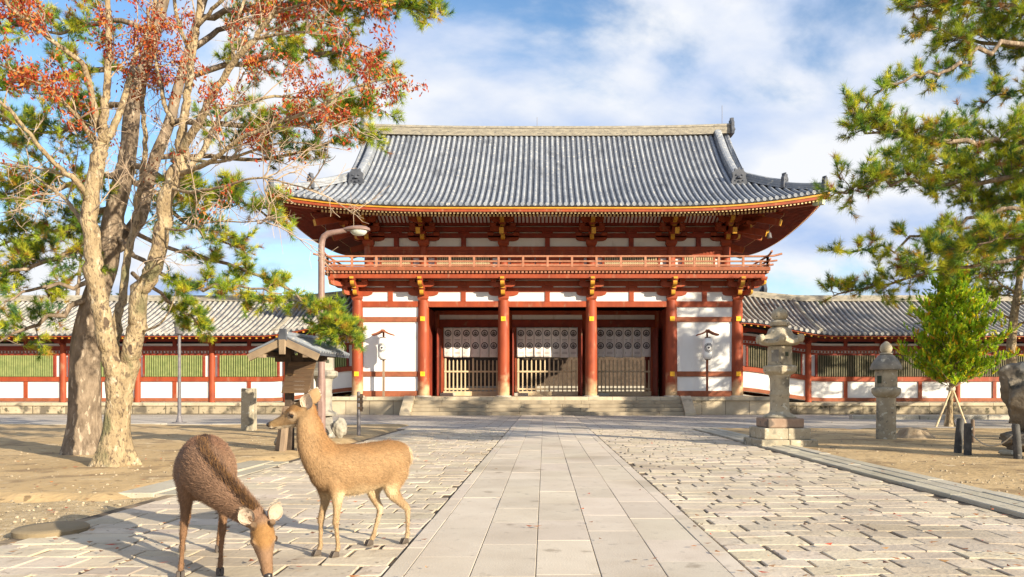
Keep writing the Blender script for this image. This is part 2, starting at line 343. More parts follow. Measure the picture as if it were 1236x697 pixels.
# rough-hewn stone blocks between the walkway and the kerbs
def blocks(x0, x1, y0, y1, seed, inner):
    rr = random.Random(seed); b = MB(); y = y0; row = 0
    wob = lambda x, r: 0.030*math.sin(x*1.9+r*2.7)+0.022*math.sin(x*4.3+r*5.1+1)+0.012*math.sin(x*9.7+r*1.3)
    while y < y1:
        h = rr.uniform(0.21, 0.32)
        x = x0 - rr.random()*0.4
        while x < x1:
            w = rr.uniform(0.28, 0.66); gx = rr.choice([0.002, 0.003, 0.003, 0.004, 0.006, 0.010, 0.018, 0.026]); gy = rr.choice([0.002, 0.003, 0.004, 0.006])
            xa = max(x, x0); xb = min(x+w, x1)
            if xb-xa > 0.12:
                t = rr.uniform(0.84, 1.07); b.c = (t, t*rr.uniform(0.97, 1.01), t*rr.uniform(0.92, 1.02), 1)
                z = 0.026+rr.uniform(-0.004, 0.004); j = lambda q=0.018: rr.uniform(-q, q); tz = lambda: z+rr.uniform(-0.003, 0.003)
                X0, X1, Y0, Y1 = xa+gx/2, xb-gx/2, y+gy/2, y+h-gy/2
                sk = rr.uniform(-0.03, 0.03); P4 = [(X0+abs(j()), Y0+abs(j(0.008))+wob(X0, row)), (X1-abs(j()), Y0+abs(j(0.008))+wob(X1, row)), (X1-abs(j()), Y1-abs(j(0.008))+wob(X1, row+1)), (X0+abs(j()), Y1-abs(j(0.008))+wob(X0, row+1))]
                # softened top: outer ring low, inner ring up
                cx, cy = (X0+X1)/2, (Y0+Y1)/2; ins = 0.008
                low = [(p[0], p[1], -0.03) for p in P4]; mid = [(p[0], p[1], z-0.004) for p in P4]
                top = [(p[0]+(ins if p[0] < cx else -ins), p[1]+(ins if p[1] < cy else -ins), tz()) for p in P4]
                b.loft([low, mid, top])
            x += w
        y += h; row += 1
    return b
bl = blocks(1.325, 4.72, -2.5, 24.7, 11, 1)
b2 = blocks(-4.78, -1.325, -2.5, 24.7, 23, -1)
bl.v += []
o = bl.build('stone_paving', M['paver'], kind='structure'); o = b2.build('stone_paving', M['paver'], kind='structure')

# kerbs: three parallel rows of long stones
def kerb(xs, y0, y1, seed):
    rr = random.Random(seed); b = MB()
    for x0, x1, zt in xs:
        y = y0
        while y < y1:
            L_ = rr.uniform(0.9, 1.8); t = rr.uniform(0.88, 1.08); b.c = (t, t, t*rr.uniform(0.95, 1.02), 1)
            ye = min(y+L_, y1); b.box2(x0+0.003, x1-0.003, y+0.003, ye-0.004, -0.05, zt+rr.uniform(-0.008, 0.008)); y += L_
    return b.build('kerb', M['kerb'], bevel=0.012, kind='structure')
kerb([(4.80, 5.04, 0.055), (5.04, 5.28, 0.062), (5.28, 5.52, 0.068)], -2, 24.6, 3)
kerb([(-5.10, -4.82, 0.026), (-5.58, -5.10, 0.045)], 9.35, 13.5, 4)
kb = MB()
for i in range(9):
    kb.box2(13.4+i*1.5, 14.86+i*1.5, 32.6, 32.95, -0.05, 0.20+0.02*math.sin(i*3.1))
kb.build('kerb', M['stone'], bevel=0.02, kind='structure')
kb = MB()
for i in range(22):
    kb.box2(-43+i*1.7, -41.35+i*1.7, 27.2, 27.45, -0.05, 0.075+0.015*math.sin(i*2.1))
kb.build('kerb', M['stone'], bevel=0.02, kind='structure')

# fallen leaves, scattered
lv = MB(); rr = random.Random(9); lc = [(0.34,0.10,0.04,1),(0.42,0.16,0.05,1),(0.22,0.10,0.06,1),(0.40,0.22,0.09,1),(0.16,0.08,0.05,1),(0.20,0.12,0.07,1),(0.26,0.15,0.08,1),(0.42,0.06,0.03,1)]
for i in range(900):
    y = 3.6+abs(rr.gauss(0, 1))*6.5; x = rr.uniform(-11, 9)*(0.6+0.03*y)
    if abs(x) < 1.2 and rr.random() < 0.85: continue
    z = 0.05 if abs(x) < 4.75 else (0.09 if abs(x) < 5.6 else 0.075)
    if x < -4.8 and y < 9.4: z = 0.01
    a = rr.uniform(0, 6.28); L_ = rr.uniform(0.022, 0.048); w = L_*rr.uniform(0.3, 0.6); up = rr.uniform(0.0, 0.02)
    ca, sa = math.cos(a), math.sin(a); lv.c = rr.choice(lc)
    q = [(-L_, 0, up), (-0.2*L_, w, 0.004), (L_, 0, up*0.7+0.004), (-0.2*L_, -w, 0.007)]
    lv.add([(x+u*ca-v*sa, y+u*sa+v*ca, z+h) for u, v, h in q], [(0, 3, 2, 1)])
M['leaf'] = material('dry leaf', (1, 1, 1), None, rough=0.7, attr=True, translucent=0.15)
lo = lv.build('fallen_leaves', M['leaf']); tag(lo, 'scattered rust brown dead leaves lying on the paving and sand', 'fallen leaves', kind='stuff')

# raised stone rim set in the dirt, left foreground
D = 6.9; c = P(62, 640, D); rb = MB()
rb.lathe([(0.0, -0.05), (0.30, -0.05), (0.31, 0.055), (0.29, 0.07), (0.2, 0.07), (0.0, 0.068)], (c.x, c.y, 0.0), 28)
ro = rb.build('stone_drain_cover', M['kerb'], auto=40)
ro.data.attributes.new('Col', 'FLOAT_COLOR', 'FACE').data.foreach_set('color', np.tile(np.array([0.55,0.47,0.36,1], dtype=np.float32), len(ro.data.polygons)))
tag(ro, 'low round stone cover rising from the dirt at left foreground', 'drain cover')

# loose gravel on the sand and dirt
gv = MB(); rr = random.Random(15)
for i in range(5200):
    y = 3.5+abs(rr.gauss(0, 1))*8.5; sd_ = -1 if rr.random() < 0.6 else 1; x = sd_*(4.75+abs(rr.gauss(0, 1))*4.5)
    if x > 0 and x < 5.6: continue
    if x < 0 and x > -5.7 and y > 9.3: continue
    r = rr.choice([0.006, 0.008, 0.010, 0.014, 0.022])*rr.uniform(0.7, 1.3); z0 = -0.02 if (x < 0 and y < 9.2) else (0.045 if x < 0 else 0.02); t = rr.uniform(0.5, 1.25); gv.c = (0.42*t, 0.34*t, 0.235*t, 1)
    a = rr.uniform(0, 6.28); gv.lathe([(r, 0.0), (r*0.9, r*0.7), (r*0.35, r*1.05)], (x, y, z0), 5, a, 1, rr.uniform(0.6, 1))
go = gv.build('gravel', material('pebble', (1, 1, 1), (0.75, 0.75, 0.75), 40, 0.9, attr=True)); tag(go, 'loose small gravel strewn over the sandy ground', 'gravel', kind='stuff')
# ------------------------------------------------------------ the two-storey gate
YF, YM, YB = 40.0, 44.2, 48.4
XC = [-10.25, -6.7, -2.37, 2.37, 6.7, 10.25]
gate = thing('temple_gate', 'vermilion two storey temple gate with grey tiled hip roof and balcony', 'gate building', (0, 44.2, 0))
GI = Matrix.Translation((0, -44.2, 0))
class GB(MB):
    def build(s, name, mats, parent=gate, **k):
        if parent is gate: s.v = [(x, y-44.2, z) for x, y, z in s.v]
        elif parent is not None:
            s.v = [(x, y-44.2, z) for x, y, z in s.v]
        return MB.build(s, name, mats, parent, **k)

# podium and stairs
M['stair_stone'] = material('shaded stair stone', (0.25, 0.20, 0.14), (0.35, 0.29, 0.205), 1.8, 0.85, 0.3, 20, spots=[((0.20, 0.17, 0.13), 1.4, 0.57, 0.12)])  # stone colour toned down to imitate the shade lying on the steps
M['podium_stone'] = brickify(material('podium stone', (0.42, 0.34, 0.235), (0.54, 0.45, 0.32), 1.2, 0.85, 0.25, 18, spots=[((0.22, 0.18, 0.14), 1.3, 0.58, 0.14)]), 1.25, 1.5, 0.018, (0.18, 0.14, 0.10), ('x', 'z'), var=0.25)
b = GB(); b.box2(-11.75, 11.75, 38.96, 49.6, -0.1, 0.75); pod = b.build('podium', M['podium_stone'])
b = GB()
x = -11.85
while x < 11.8:
    w = min(1.55+0.3*math.sin(x*5), 11.85-x); b.box2(x+0.004, x+w-0.004, 38.86, 40.2, 0.753, 0.95); x += w
b.box2(-11.84, 11.84, 40.2, 49.7, 0.752, 0.948)
b.build('coping', M['stone_warm'], bevel=0.015)
b = GB()
for i in range(5):
    y0 = 37.55+0.3*i; z1 = 0.19*(i+1)
    if i == 4: continue
    x = -6.95
    while x < 6.9:
        w = min(1.9+0.5*math.sin(x*7+i*3), 6.95-x)
        if 6.95-(x+w) < 0.4: w = 6.95-x
        b.box2(x+0.003, x+w-0.003, y0, 38.855, z1-0.19+0.002, z1); x += w
b.build('stairs', M['stair_stone'], bevel=0.018)
b = GB()
for s in (-1, 1):
    xa, xb = (6.955, 7.5) if s > 0 else (-7.5, -6.955)
    pr = [(37.35, -0.05), (38.855, -0.05), (38.855, 1.0), (38.7, 1.0), (37.35, 0.16)]
    b.add([(xa, y, z) for y, z in pr]+[(xb, y, z) for y, z in pr], [(0,1,2,3,4), (9,8,7,6,5)]+[(i,i+5,(i+1)%5+5,(i+1)%5) for i in range(5)])
    b.build('stair_cheek', M['stone_warm'], bevel=0.015); b = GB()

# column paint: bare pale wood shows at the foot where the red is worn away
mc = M['red'].copy(); mc.name = 'column paint worn at the foot'; t, cur, bs = base_link(mc); L = t.links
gq = t.nodes.new('ShaderNodeNewGeometry'); sq = t.nodes.new('ShaderNodeSeparateXYZ'); L.new(gq.outputs['Position'], sq.inputs[0])
nq = t.nodes.new('ShaderNodeTexNoise'); nq.inputs['Scale'].default_value = 2.5; nq.inputs['Detail'].default_value = 5; L.new(gq.outputs['Position'], nq.inputs['Vector'])
ma = t.nodes.new('ShaderNodeMath'); ma.operation = 'MULTIPLY_ADD'; L.new(nq.outputs[0], ma.inputs[0]); ma.inputs[1].default_value = -2.6; L.new(sq.outputs[2], ma.inputs[2])
mr = t.nodes.new('ShaderNodeMapRange'); mr.inputs[1].default_value = 0.75; mr.inputs[2].default_value = -0.35; L.new(ma.outputs[0], mr.inputs[0])
mm = t.nodes.new('ShaderNodeMix'); mm.data_type = 'RGBA'; L.new(mr.outputs[0], mm.inputs[0]); L.new(cur, mm.inputs[6]); mm.inputs[7].default_value = (0.48, 0.33, 0.18, 1)
L.new(mm.outputs[2], bs.inputs['Base Color']); M['column'] = mc

for yi, y in enumerate((YF, YM, YB)):
    for xi, x in enumerate(XC):
        b = GB(); b.lathe([(0.318, 0.95), (0.318, 2), (0.312, 4.2), (0.285, 6.14)], (x, y, 0), 24)
        c = b.build('column', M['column'], auto=50)
        b = GB(); b.lathe([(0.42, 0.951), (0.42, 0.99), (0.36, 1.01)], (x, y, 0), 20); b.build('base_stone', M['stone'], c, auto=40)
        if yi == 0:
            for z in ((5.13,) if xi in (2, 3) else (5.13, 2.17)):
                b = GB(); b.box((x, y-0.315, z), (0.25, 0.03, 0.25)); b.lathe([(0.05, 0), (0.03, 0.0)], (x, y-0.335, z), 6)
                b.build('fitting', M['gold'], c, bevel=0.01)

# lower walls, beams, frieze on each side of the building
def wall_bay(x0, x1, y, front=True):
    """a plastered bay between two columns along x"""
    b = GB(); b.box2(x0+0.27, x1-0.27, y-0.05, y+0.05, 1.2, 5.8); b.build('wall_panel', M['plaster'])
    for z0, z1, m in ((0.952, 1.26, 'brownred'), (2.03, 2.31, 'brownred'), (4.98, 5.25, 'brownred')):
        b = GB(); b.box2(x0+0.2, x1-0.2, y-0.12, y+0.12, z0, z1); b.build('beam', M[m], bevel=0.012)
for k in range(5):
    x0, x1 = XC[k], XC[k+1]
    for y in (YF, YM, YB):
        b = GB(); b.box2(x0+0.22, x1-0.22, y-0.13, y+0.13, 5.78, 6.09); b.build('beam', M['red'], bevel=0.012)
    for y in (YF, YB):
        if k in (0, 4): wall_bay(x0, x1, y)
        s = -1 if y == YF else 1
        b = GB(); b.box2(x0, x1, y-0.04, y+0.04, 6.095, 7.42); b.build('frieze_panel', M['plaster'])
        b = GB()
        for z0, z1, d in ((6.60, 6.84, 0.11), (6.91, 7.19, 0.11), (7.26, 7.40, 0.11)): b.box2(x0, x1-0.001, y-d, y+d, z0, z1)
        b.build('frieze_beam', M['red'], bevel=0.01)
        xm = (x0+x1)/2; b = GB(); b.box2(xm-0.13, xm+0.13, y-0.09, y+0.09, 6.096, 6.6); b.box((xm, y, 6.87), (0.62, 0.28, 0.075)); b.box((xm, y, 6.72), (0.34, 0.27, 0.2)); b.box((xm, y, 7.05), (0.34, 0.27, 0.2))
        b.build('strut', M['red'], bevel=0.01)
for x in (XC[0], XC[-1]):
    for y0, y1 in ((YF, YM), (YM, YB)):
        b = GB(); b.box2(x-0.05, x+0.05, y0+0.27, y1-0.27, 1.2, 5.8); b.build('wall_panel', M['plaster'])
        for z0, z1 in ((0.952, 1.26), (2.03, 2.31), (4.98, 5.25), (5.78, 6.09)):
            b = GB(); b.box2(x-0.12, x+0.12, y0+0.2, y1-0.2, z0, z1); b.build('beam', M['brownred'], bevel=0.012)
        b = GB(); b.box2(x-0.04, x+0.04, y0+0.05, y1-0.05, 6.095, 7.42); b.build('frieze_panel', M['plaster'])
        b = GB()
        for z0, z1 in ((6.60, 6.84), (6.91, 7.19), (7.26, 7.40)): b.box2(x-0.11, x+0.11, y0+0.12, y1-0.12, z0, z1)
        b.build('frieze_beam', M['red'], bevel=0.01)
# inside: ceiling, partition walls, door wall on the middle row
b = GB(); b.box2(-10.2, 10.2, 40.06, 48.34, 6.12, 6.2); b.build('ceiling', M['darkred'])
b = GB()
for k in range(7):
    for y in (41.4, 42.8): b.box2(-10.1, 10.1, y-0.09, y+0.09, 5.9, 6.115)
b.build('ceiling_joist', M['darkred'])
for x in (XC[1], XC[4]):
    for y0, y1 in ((YF, YM), (YM, YB)):
        b = GB(); b.box2(x-0.06, x+0.06, y0+0.3, y1-0.3, 0.953, 5.9); b.build('partition', M['darkred'])
for k in range(5):
    x0, x1 = XC[k], XC[k+1]
    if k in (0, 4):
        b = GB(); b.box2(x0+0.29, x1-0.29, YM-0.05, YM+0.05, 0.953, 5.78); b.build('wall_panel', M['plaster']); continue
    xm = (x0+x1)/2; hw = 1.83 if k == 2 else 1.64
    b = GB(); b.box2(x0+0.29, xm-hw, YM-0.12, YM+0.12, 0.953, 5.05); b.build('door_post', M['red'], bevel=0.012)
    b = GB(); b.box2(xm+hw, x1-0.29, YM-0.12, YM+0.12, 0.953, 5.05); b.build('door_post', M['red'], bevel=0.012)
    b = GB(); b.box2(x0+0.29, x1-0.29, YM-0.14, YM+0.14, 5.052, 5.5); b.build('lintel', M['darkred'], bevel=0.012)
    b = GB(); b.box2(x0+0.29, x1-0.29, YM-0.06, YM+0.06, 5.502, 5.778); b.build('wall_panel', M['plaster'])
    b = GB(); b.box2(xm-hw+0.002, xm+hw-0.002, YM-0.3, YM+0.3, 0.953, 1.22); b.build('threshold', M['wood_pale'], bevel=0.012)
    b = GB(); b.box2(x0+0.45, x0+1.25, YM-1.1, YM-0.32, 0.953, 1.13); b.build('step_block', M['stone'], bevel=0.012)
    b = GB()
    b.box2(x0+0.36, x0+0.42, YM-1.75, YM-0.15, 0.97, 4.9); b.build('door_leaf', M['darkred'], bevel=0.01)
    b = GB(); b.box2(x1-0.42, x1-0.36, YM-1.75, YM-0.15, 0.97, 4.9); b.build('door_leaf', M['darkred'], bevel=0.01)

# bracket complexes
def arm(b, c, d, half, z0, h, w):
    """boat-shaped bracket arm centred at c, running both ways along d, underside curved up at the ends"""
    d = Vector((d[0], d[1], 0)).normalized(); n = Vector((-d.y, d.x, 0))
    prof = [(-half, h), (-half, h*0.55), (-half*0.93, h*0.25), (-half*0.78, h*0.06), (-half*0.6, 0), (half*0.6, 0), (half*0.78, h*0.06), (half*0.93, h*0.25), (half, h*0.55), (half, h)]
    m = len(prof); p0 = Vector((c[0], c[1], z0)); vs = []
    for s in (-w/2, w/2): vs += [p0+d*u+n*s+Vector((0, 0, v)) for u, v in prof]
    b.add(vs, [tuple(range(m-1, -1, -1)), tuple(range(m, 2*m))]+[(i, (i+1)%m, m+(i+1)%m, m+i) for i in range(m)])
def half_arm(b, by, c, d, L_, z0, h, w):
    """arm from the wall outward; its front end grain painted yellow"""
    d = Vector((d[0], d[1], 0)).normalized(); n = Vector((-d.y, d.x, 0)); p0 = Vector((c[0], c[1], z0))
    prof = [(0, 0), (L_*0.78, 0), (L_*0.9, h*0.1), (L_*0.97, h*0.3), (L_, h*0.6), (L_, h), (0, h)]; m = len(prof); vs = []
    for s in (-w/2, w/2): vs += [p0+d*u+n*s+Vector((0, 0, v)) for u, v in prof]
    b.add(vs, [tuple(range(m-1, -1, -1)), tuple(range(m, 2*m))]+[(i, (i+1)%m, m+(i+1)%m, m+i) for i in range(m)])
    e = p0+d*(L_+0.001); q = w/2-0.012; vs = []
    for s in (-q, q):
        for u, v in ((L_*0.78, -0.004), (L_*0.9, h*0.1-0.004), (L_*0.97+0.004, h*0.3), (L_+0.004, h*0.6), (L_+0.004, h-0.01)): vs.append(p0+d*u+n*s+Vector((0, 0, v)))
    by.add(vs, [(i, i+1, i+6, i+5) for i in range(4)])
def masu(b, c, z0, w, h):                              # bearing block, narrower at the foot
    b.lathe([(w*0.5, 0), (w*0.707, h*0.45), (w*0.707, h)], (c[0], c[1], z0), 4, PI/4)
def bracket(x, y, outs, z0, step, nstep, dz, sc_, lat=(1, 0), tail=None):
    b = GB(); by = GB(); w = 0.24*sc_; h = 0.27*sc_
    masu(b, (x, y), z0, 0.60*sc_, 0.34*sc_); z = z0+0.30*sc_
    for k in range(nstep):
        for o in outs:
            o_ = Vector((o[0], o[1], 0)); L_ = step*(k+1)*o_.length
            if o_.length > 0.5: half_arm(b, by, (x, y), o, L_+0.13*sc_, z, h, w)
            tip = Vector((x, y, 0))+o_.normalized()*L_
            masu(b, tip, z+h, 0.36*sc_, 0.2*sc_)
            perp = (-o[1], o[0])
            if abs(o[0]*o[1]) < 1e-6 and k < nstep: arm(b, (tip.x, tip.y), perp, (0.62 if k else 0.7)*sc_, z+h+0.16*sc_, h, w*0.9)
            if abs(o[0]*o[1]) < 1e-6:
                for q in (-1, 1): masu(b, (tip.x+perp[0]*q*0.52*sc_, tip.y+perp[1]*q*0.52*sc_), z+h+0.16*sc_+h, 0.32*sc_, 0.17*sc_)
            by.box((tip.x+o_.normalized().x*0.262*sc_, tip.y+o_.normalized().y*0.262*sc_, z+h+0.14*sc_), (0.22*sc_ if abs(o[1]) > 0.5 else 0.01, 0.01 if abs(o[1]) > 0.5 else 0.22*sc_, 0.12*sc_)) if abs(o[0]*o[1]) < 1e-6 else None
        if k == 0:
            arm(b, (x, y), lat, 0.85*sc_, z, h, w)
            for q in (-1, 1): masu(b, (x+lat[0]*q*0.7*sc_, y+lat[1]*q*0.7*sc_), z+h, 0.34*sc_, 0.18*sc_)
        z += dz
    for tl in (tail or []):
        (ox, oy, tz, L_) = tl; d = Vector((ox, oy, 0)).normalized(); p1 = Vector((x, y, tz))+d*L_; p0 = Vector((x, y, tz+0.33*L_))-d*0.3
        b.bar(p0, p1, 0.24, 0.34); t_ = (p1-p0).normalized(); by.bar(p1+t_*0.001, p1+t_*0.02, 0.225, 0.32)
    o = b.build('bracket', M['red'])
    # every yellow end is a sub-part of its own: split the collected faces into connected pieces
    par = list(range(len(by.v)))
    def find(i):
        while par[i] != i: par[i] = par[par[i]]; i = par[i]
        return i
    for f in by.f:
        for i in f[1:]: par[find(i)] = find(f[0])
    isl = {}
    for f in by.f: isl.setdefault(find(f[0]), []).append(f)
    for fs in isl.values():
        ids = sorted({i for f in fs for i in f}); mp_ = {i: k for k, i in enumerate(ids)}; e = GB(); e.add([by.v[i] for i in ids], [[mp_[i] for i in f] for f in fs]); e.build('arm_end', M['yellow'], o)
    return o
for xi, x in enumerate(XC):
    corner = xi in (0, 5); sx = -1 if xi == 0 else 1
    for y, sy in ((YF, -1), (YB, 1)):
        outs = [(0, sy)] + ([(sx, 0), (sx*1.0, sy*1.0)] if corner else [])
        bracket(x, y, outs, 6.10, 0.55, 2, 0.42, 0.95)
for x, sx in ((XC[0], -1), (XC[5], 1)): bracket(x, YM, [(sx, 0)], 6.10, 0.55, 2, 0.42, 0.95, lat=(0, 1))

# balcony: under-beam, joists, deck edge and railing
b = GB(); b.box2(-11.4, 11.4, 38.74, 38.98, 7.17, 7.42); b.box2(-11.4, 11.4, 49.42, 49.66, 7.17, 7.42)
b.box2(-11.4, -11.16, 38.985, 49.415, 7.17, 7.42); b.box2(11.16, 11.4, 38.985, 49.415, 7.17, 7.42); b.build('balcony_beam', M['red'], bevel=0.012)
b = GB(); x = -11.5
while x < 11.5: b.box2(x-0.06, x+0.06, 38.62, 40.2, 7.425, 7.53); x += 0.2
for s in (-1, 1):
    y = 38.9
    while y < 49.6: b.box2(s*11.54-0.3, s*11.54+0.02, y-0.06, y+0.06, 7.425, 7.53); y += 0.2
jo = b.build('balcony_joist', M['wood_rail'])
b = GB(); b.box2(-11.62, 11.62, 38.54, 49.86, 7.532, 7.74); b.build('balcony_deck', M['brownred'], bevel=0.02)
def rail_run(p0, p1, name, first=0.0):
    p0 = Vector(p0); p1 = Vector(p1); d = (p1-p0).normalized(); L_ = (p1-p0).length
    b = GB()
    for z, ext, r in ((8.29, 0.75, 0.055), (8.03, 0.5, 0.05), (7.82, 0.3, 0.055)):
        a = p0-d*ext; c = p1+d*ext; mid = [p0-d*ext*0.45, p0+d*0.1, p1-d*0.1, p1+d*ext*0.45]
        up = 0.14 if z > 8.2 else 0.05
        b.tube([a+Vector((0,0,z+up)), mid[0]+Vector((0,0,z+up*0.25)), mid[1]+Vector((0,0,z)), mid[2]+Vector((0,0,z)), mid[3]+Vector((0,0,z+up*0.25)), c+Vector((0,0,z+up))], r, 8)
    o = b.build('railing', M['wood_rail'], auto=50)
    n = max(2, round(L_/1.26))
    for i in range(n+1):
        q = p0+d*(L_*i/n); b = GB(); b.box((q.x, q.y, 8.0), (0.11, 0.11, 0.51)); b.build('rail_post', M['wood_rail'], o)
rail_run((-11.5, 38.66, 0), (11.5, 38.66, 0), 'f'); rail_run((-11.5, 49.74, 0), (11.5, 49.74, 0), 'b')
rail_run((-11.5, 38.66, 0.001), (-11.5, 49.74, 0.001), 'l'); rail_run((11.5, 38.66, 0.001), (11.5, 49.74, 0.001), 'r')

# upper storey
YU0, YU1 = 40.45, 47.95; XU = [-9.75, -6.75, -2.4, 2.4, 6.75, 9.75]; YS = [YU0, YM, YU1]
b = GB(); b.box2(-9.72, 9.72, YU0+0.06, YU1-0.06, 7.745, 11.2); b.build('inner_wall', M['plaster'])
for y in (YU0, YU1):
    s = -1 if y == YU0 else 1
    for x in XU:
        b = GB(); b.lathe([(0.25, 7.742), (0.25, 9.0), (0.24, 9.12)], (x, y, 0), 18); b.build('column', M['red'], auto=50)
    for k in range(5):
        x0, x1 = XU[k], XU[k+1]; xm = (x0+x1)/2; yy = y+s*0.02
        b = GB(); b.box2(x0+0.1, x1-0.1, yy-0.12, yy+0.12, 8.9, 9.13); b.box2(x0+0.1, x1-0.1, yy-0.1, yy+0.1, 8.55, 8.72); b.box2(x0+0.1, x1-0.1, yy-0.13, yy+0.13, 7.742, 7.86); b.build('beam', M['red'], bevel=0.01)
        b = GB(); x = x0+0.2
        b.box2(x0+0.2, x1-0.2, yy-0.07, yy+0.07, 8.722, 8.9)
        while x < x1-0.25: b.box2(x, x+0.09, yy+s*0.075-0.02, yy+s*0.075+0.02, 8.74, 8.88); x += 0.19
        b.build('dentil_board', M['red'])
        if k == 2:
            for q in (-1, 0, 1):
                b = GB(); b.box2(xm+q*1.35-0.64, xm+q*1.35+0.64, yy-0.05, yy+0.05, 7.862, 8.548); b.build('door_leaf', M['red'], bevel=0.02)
        else:
            b = GB(); w = (x1-x0)/2-0.72; b.box2(xm-w, xm+w, yy-0.05, yy+0.02, 7.862, 8.548)
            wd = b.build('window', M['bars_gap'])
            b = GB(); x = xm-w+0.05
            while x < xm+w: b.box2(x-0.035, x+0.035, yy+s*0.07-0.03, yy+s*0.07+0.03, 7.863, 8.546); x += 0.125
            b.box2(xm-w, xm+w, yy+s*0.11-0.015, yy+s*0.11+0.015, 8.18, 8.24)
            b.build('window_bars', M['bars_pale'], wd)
            for q in (-1, 1):
                b = GB(); b.box2(xm+q*(w+0.06)-0.06, xm+q*(w+0.06)+0.06, yy-0.1, yy+0.1, 7.862, 8.548); b.build('window_frame', M['red'], wd)
        b = GB()
        for z0, z1 in ((9.62, 9.86), (9.94, 10.20), (10.28, 10.45)): b.box2(x0, x1-0.001, yy-0.1, yy+0.1, z0, z1)
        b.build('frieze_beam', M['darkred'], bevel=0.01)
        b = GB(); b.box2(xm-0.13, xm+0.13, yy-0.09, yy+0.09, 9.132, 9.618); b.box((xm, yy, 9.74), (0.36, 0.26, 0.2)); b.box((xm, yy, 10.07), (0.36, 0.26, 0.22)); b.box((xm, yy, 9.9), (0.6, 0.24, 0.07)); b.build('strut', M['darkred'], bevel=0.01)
for x in (XU[0], XU[-1]):
    s = -1 if x < 0 else 1; xx = x+s*0.02
    for i in range(2):
        y0, y1 = YS[i], YS[i+1]
        b = GB(); b.box2(xx-0.12, xx+0.12, y0+0.1, y1-0.1, 8.9, 9.13); b.box2(xx-0.1, xx+0.1, y0+0.1, y1-0.1, 7.742, 7.86); b.build('beam', M['red'], bevel=0.01)
        b = GB()
        for z0, z1 in ((9.62, 9.86), (9.94, 10.20), (10.28, 10.45)): b.box2(xx-0.1, xx+0.1, y0+0.12, y1-0.12, z0, z1)
        b.build('frieze_beam', M['darkred'], bevel=0.01)
    b = GB(); b.lathe([(0.25, 7.742), (0.24, 9.12)], (x, YM, 0), 18); b.build('column', M['red'], auto=50)
for xi, x in enumerate(XU):
    corner = xi in (0, 5); sx = -1 if xi == 0 else 1
    for y, sy in ((YU0, -1), (YU1, 1)):
        outs = [(0, sy)] + ([(sx, 0), (sx*1.0, sy*1.0)] if corner else [])
        tails = [(0, sy, 9.62, 1.95)] + ([(sx, 0, 9.62, 1.95), (sx, sy, 9.95, 3.2), (sx, sy, 9.5, 2.45)] if corner else [])
        bracket(x, y, outs, 9.14, 0.5, 3, 0.40, 1.0, tail=tails)
for x, sx in ((XU[0], -1), (XU[5], 1)): bracket(x, YM, [(sx, 0)], 9.14, 0.5, 3, 0.40, 1.0, lat=(0, 1), tail=[(sx, 0, 9.62, 1.95)])
# sloping ribbed cove under the eaves, and the purlin it leans on
for s, y in ((-1, YU0), (1, YU1)):
    b = GB(); b.add([(-9.7, y+s*0.11, 10.42), (9.7, y+s*0.11, 10.42), (10.9, y+s*1.3, 10.95), (-10.9, y+s*1.3, 10.95)], [(0, 1, 2, 3)])
    cv = b.build('cove', M['plaster']); b = GB(); x = -9.6
    while x < 9.65: b.bar((x, y+s*0.1, 10.40), (x*1.0, y+s*1.3, 10.93), 0.08, 0.06); x += 0.21
    b.build('cove_rib', M['darkred'], cv)
    b = GB(); b.box2(-11.3, 11.3, y+s*1.55-0.12, y+s*1.55+0.12, 10.56, 10.84); b.build('purlin', M['darkred'])
for s in (-1, 1):
    b = GB(); b.box2(s*11.25-0.12, s*11.25+0.12, 39.05, 49.35, 10.56, 10.84); b.build('purlin', M['darkred'])

# ---- roof surfaces
HX, HY, XG, XR = 13.9, 7.83, 9.95, 10.75
ZE, RISE = 10.45, 6.05
def f_(d): t_ = d/HY; return RISE*(0.60*t_+0.40*t_*t_)
def lift(a, half, d):
    c_ = max(0.0, (abs(a)-(half-8.9))/8.9); return 0.72*c_**2.4*max(0, 1-d/5.5)
def zfront(x, d): return ZE+f_(d)+lift(x, HX, d)
def zside(v, d): return ZE+f_(d)+lift(v, HY, d)
b = GB()
def strip_face(pts_rows):
    vs = [p for r in pts_rows for p in r]; n = len(pts_rows[0]); fs = []
    for k in range(len(pts_rows)-1):
        for i in range(n-1): fs.append((k*n+i, k*n+i+1, (k+1)*n+i+1, (k+1)*n+i))
    return vs, fs
def tilesec(s_, d_top, pos, nseg):
    """half-round cover row following pos(d)->(point), lateral unit vector lat"""
PITCH = 0.305; RT = 0.088
tb = GB()
def cover_row(path, lat, up=Vector((0, 0, 1))):
    n = 6; vs = []; fs = []
    for p in path:
        for i in range(n+1):
            a_ = PI*i/n; vs.append(p+lat*(-RT*math.cos(a_))+up*(RT*1.15*math.sin(a_)+0.005))
    m = n+1
    for k in range(len(path)-1):
        for i in range(n): fs.append((k*m+i, (k+1)*m+i, (k+1)*m+i+1, k*m+i+1))
    tb.add(vs, fs)
    e = path[0]; dirn = (path[0]-path[1]).normalized(); c_ = e+dirn*0.02+up*0.015       # round end tile
    q = [c_+lat*(0.1*math.cos(2*PI*i/10))+up*(0.1*math.sin(2*PI*i/10)) for i in range(10)]
    tb.add(q+[p-dirn*0.05 for p in q], [tuple(range(10))]+[(i, i+10, (i+1)%10+10, (i+1)%10) for i in range(10)])
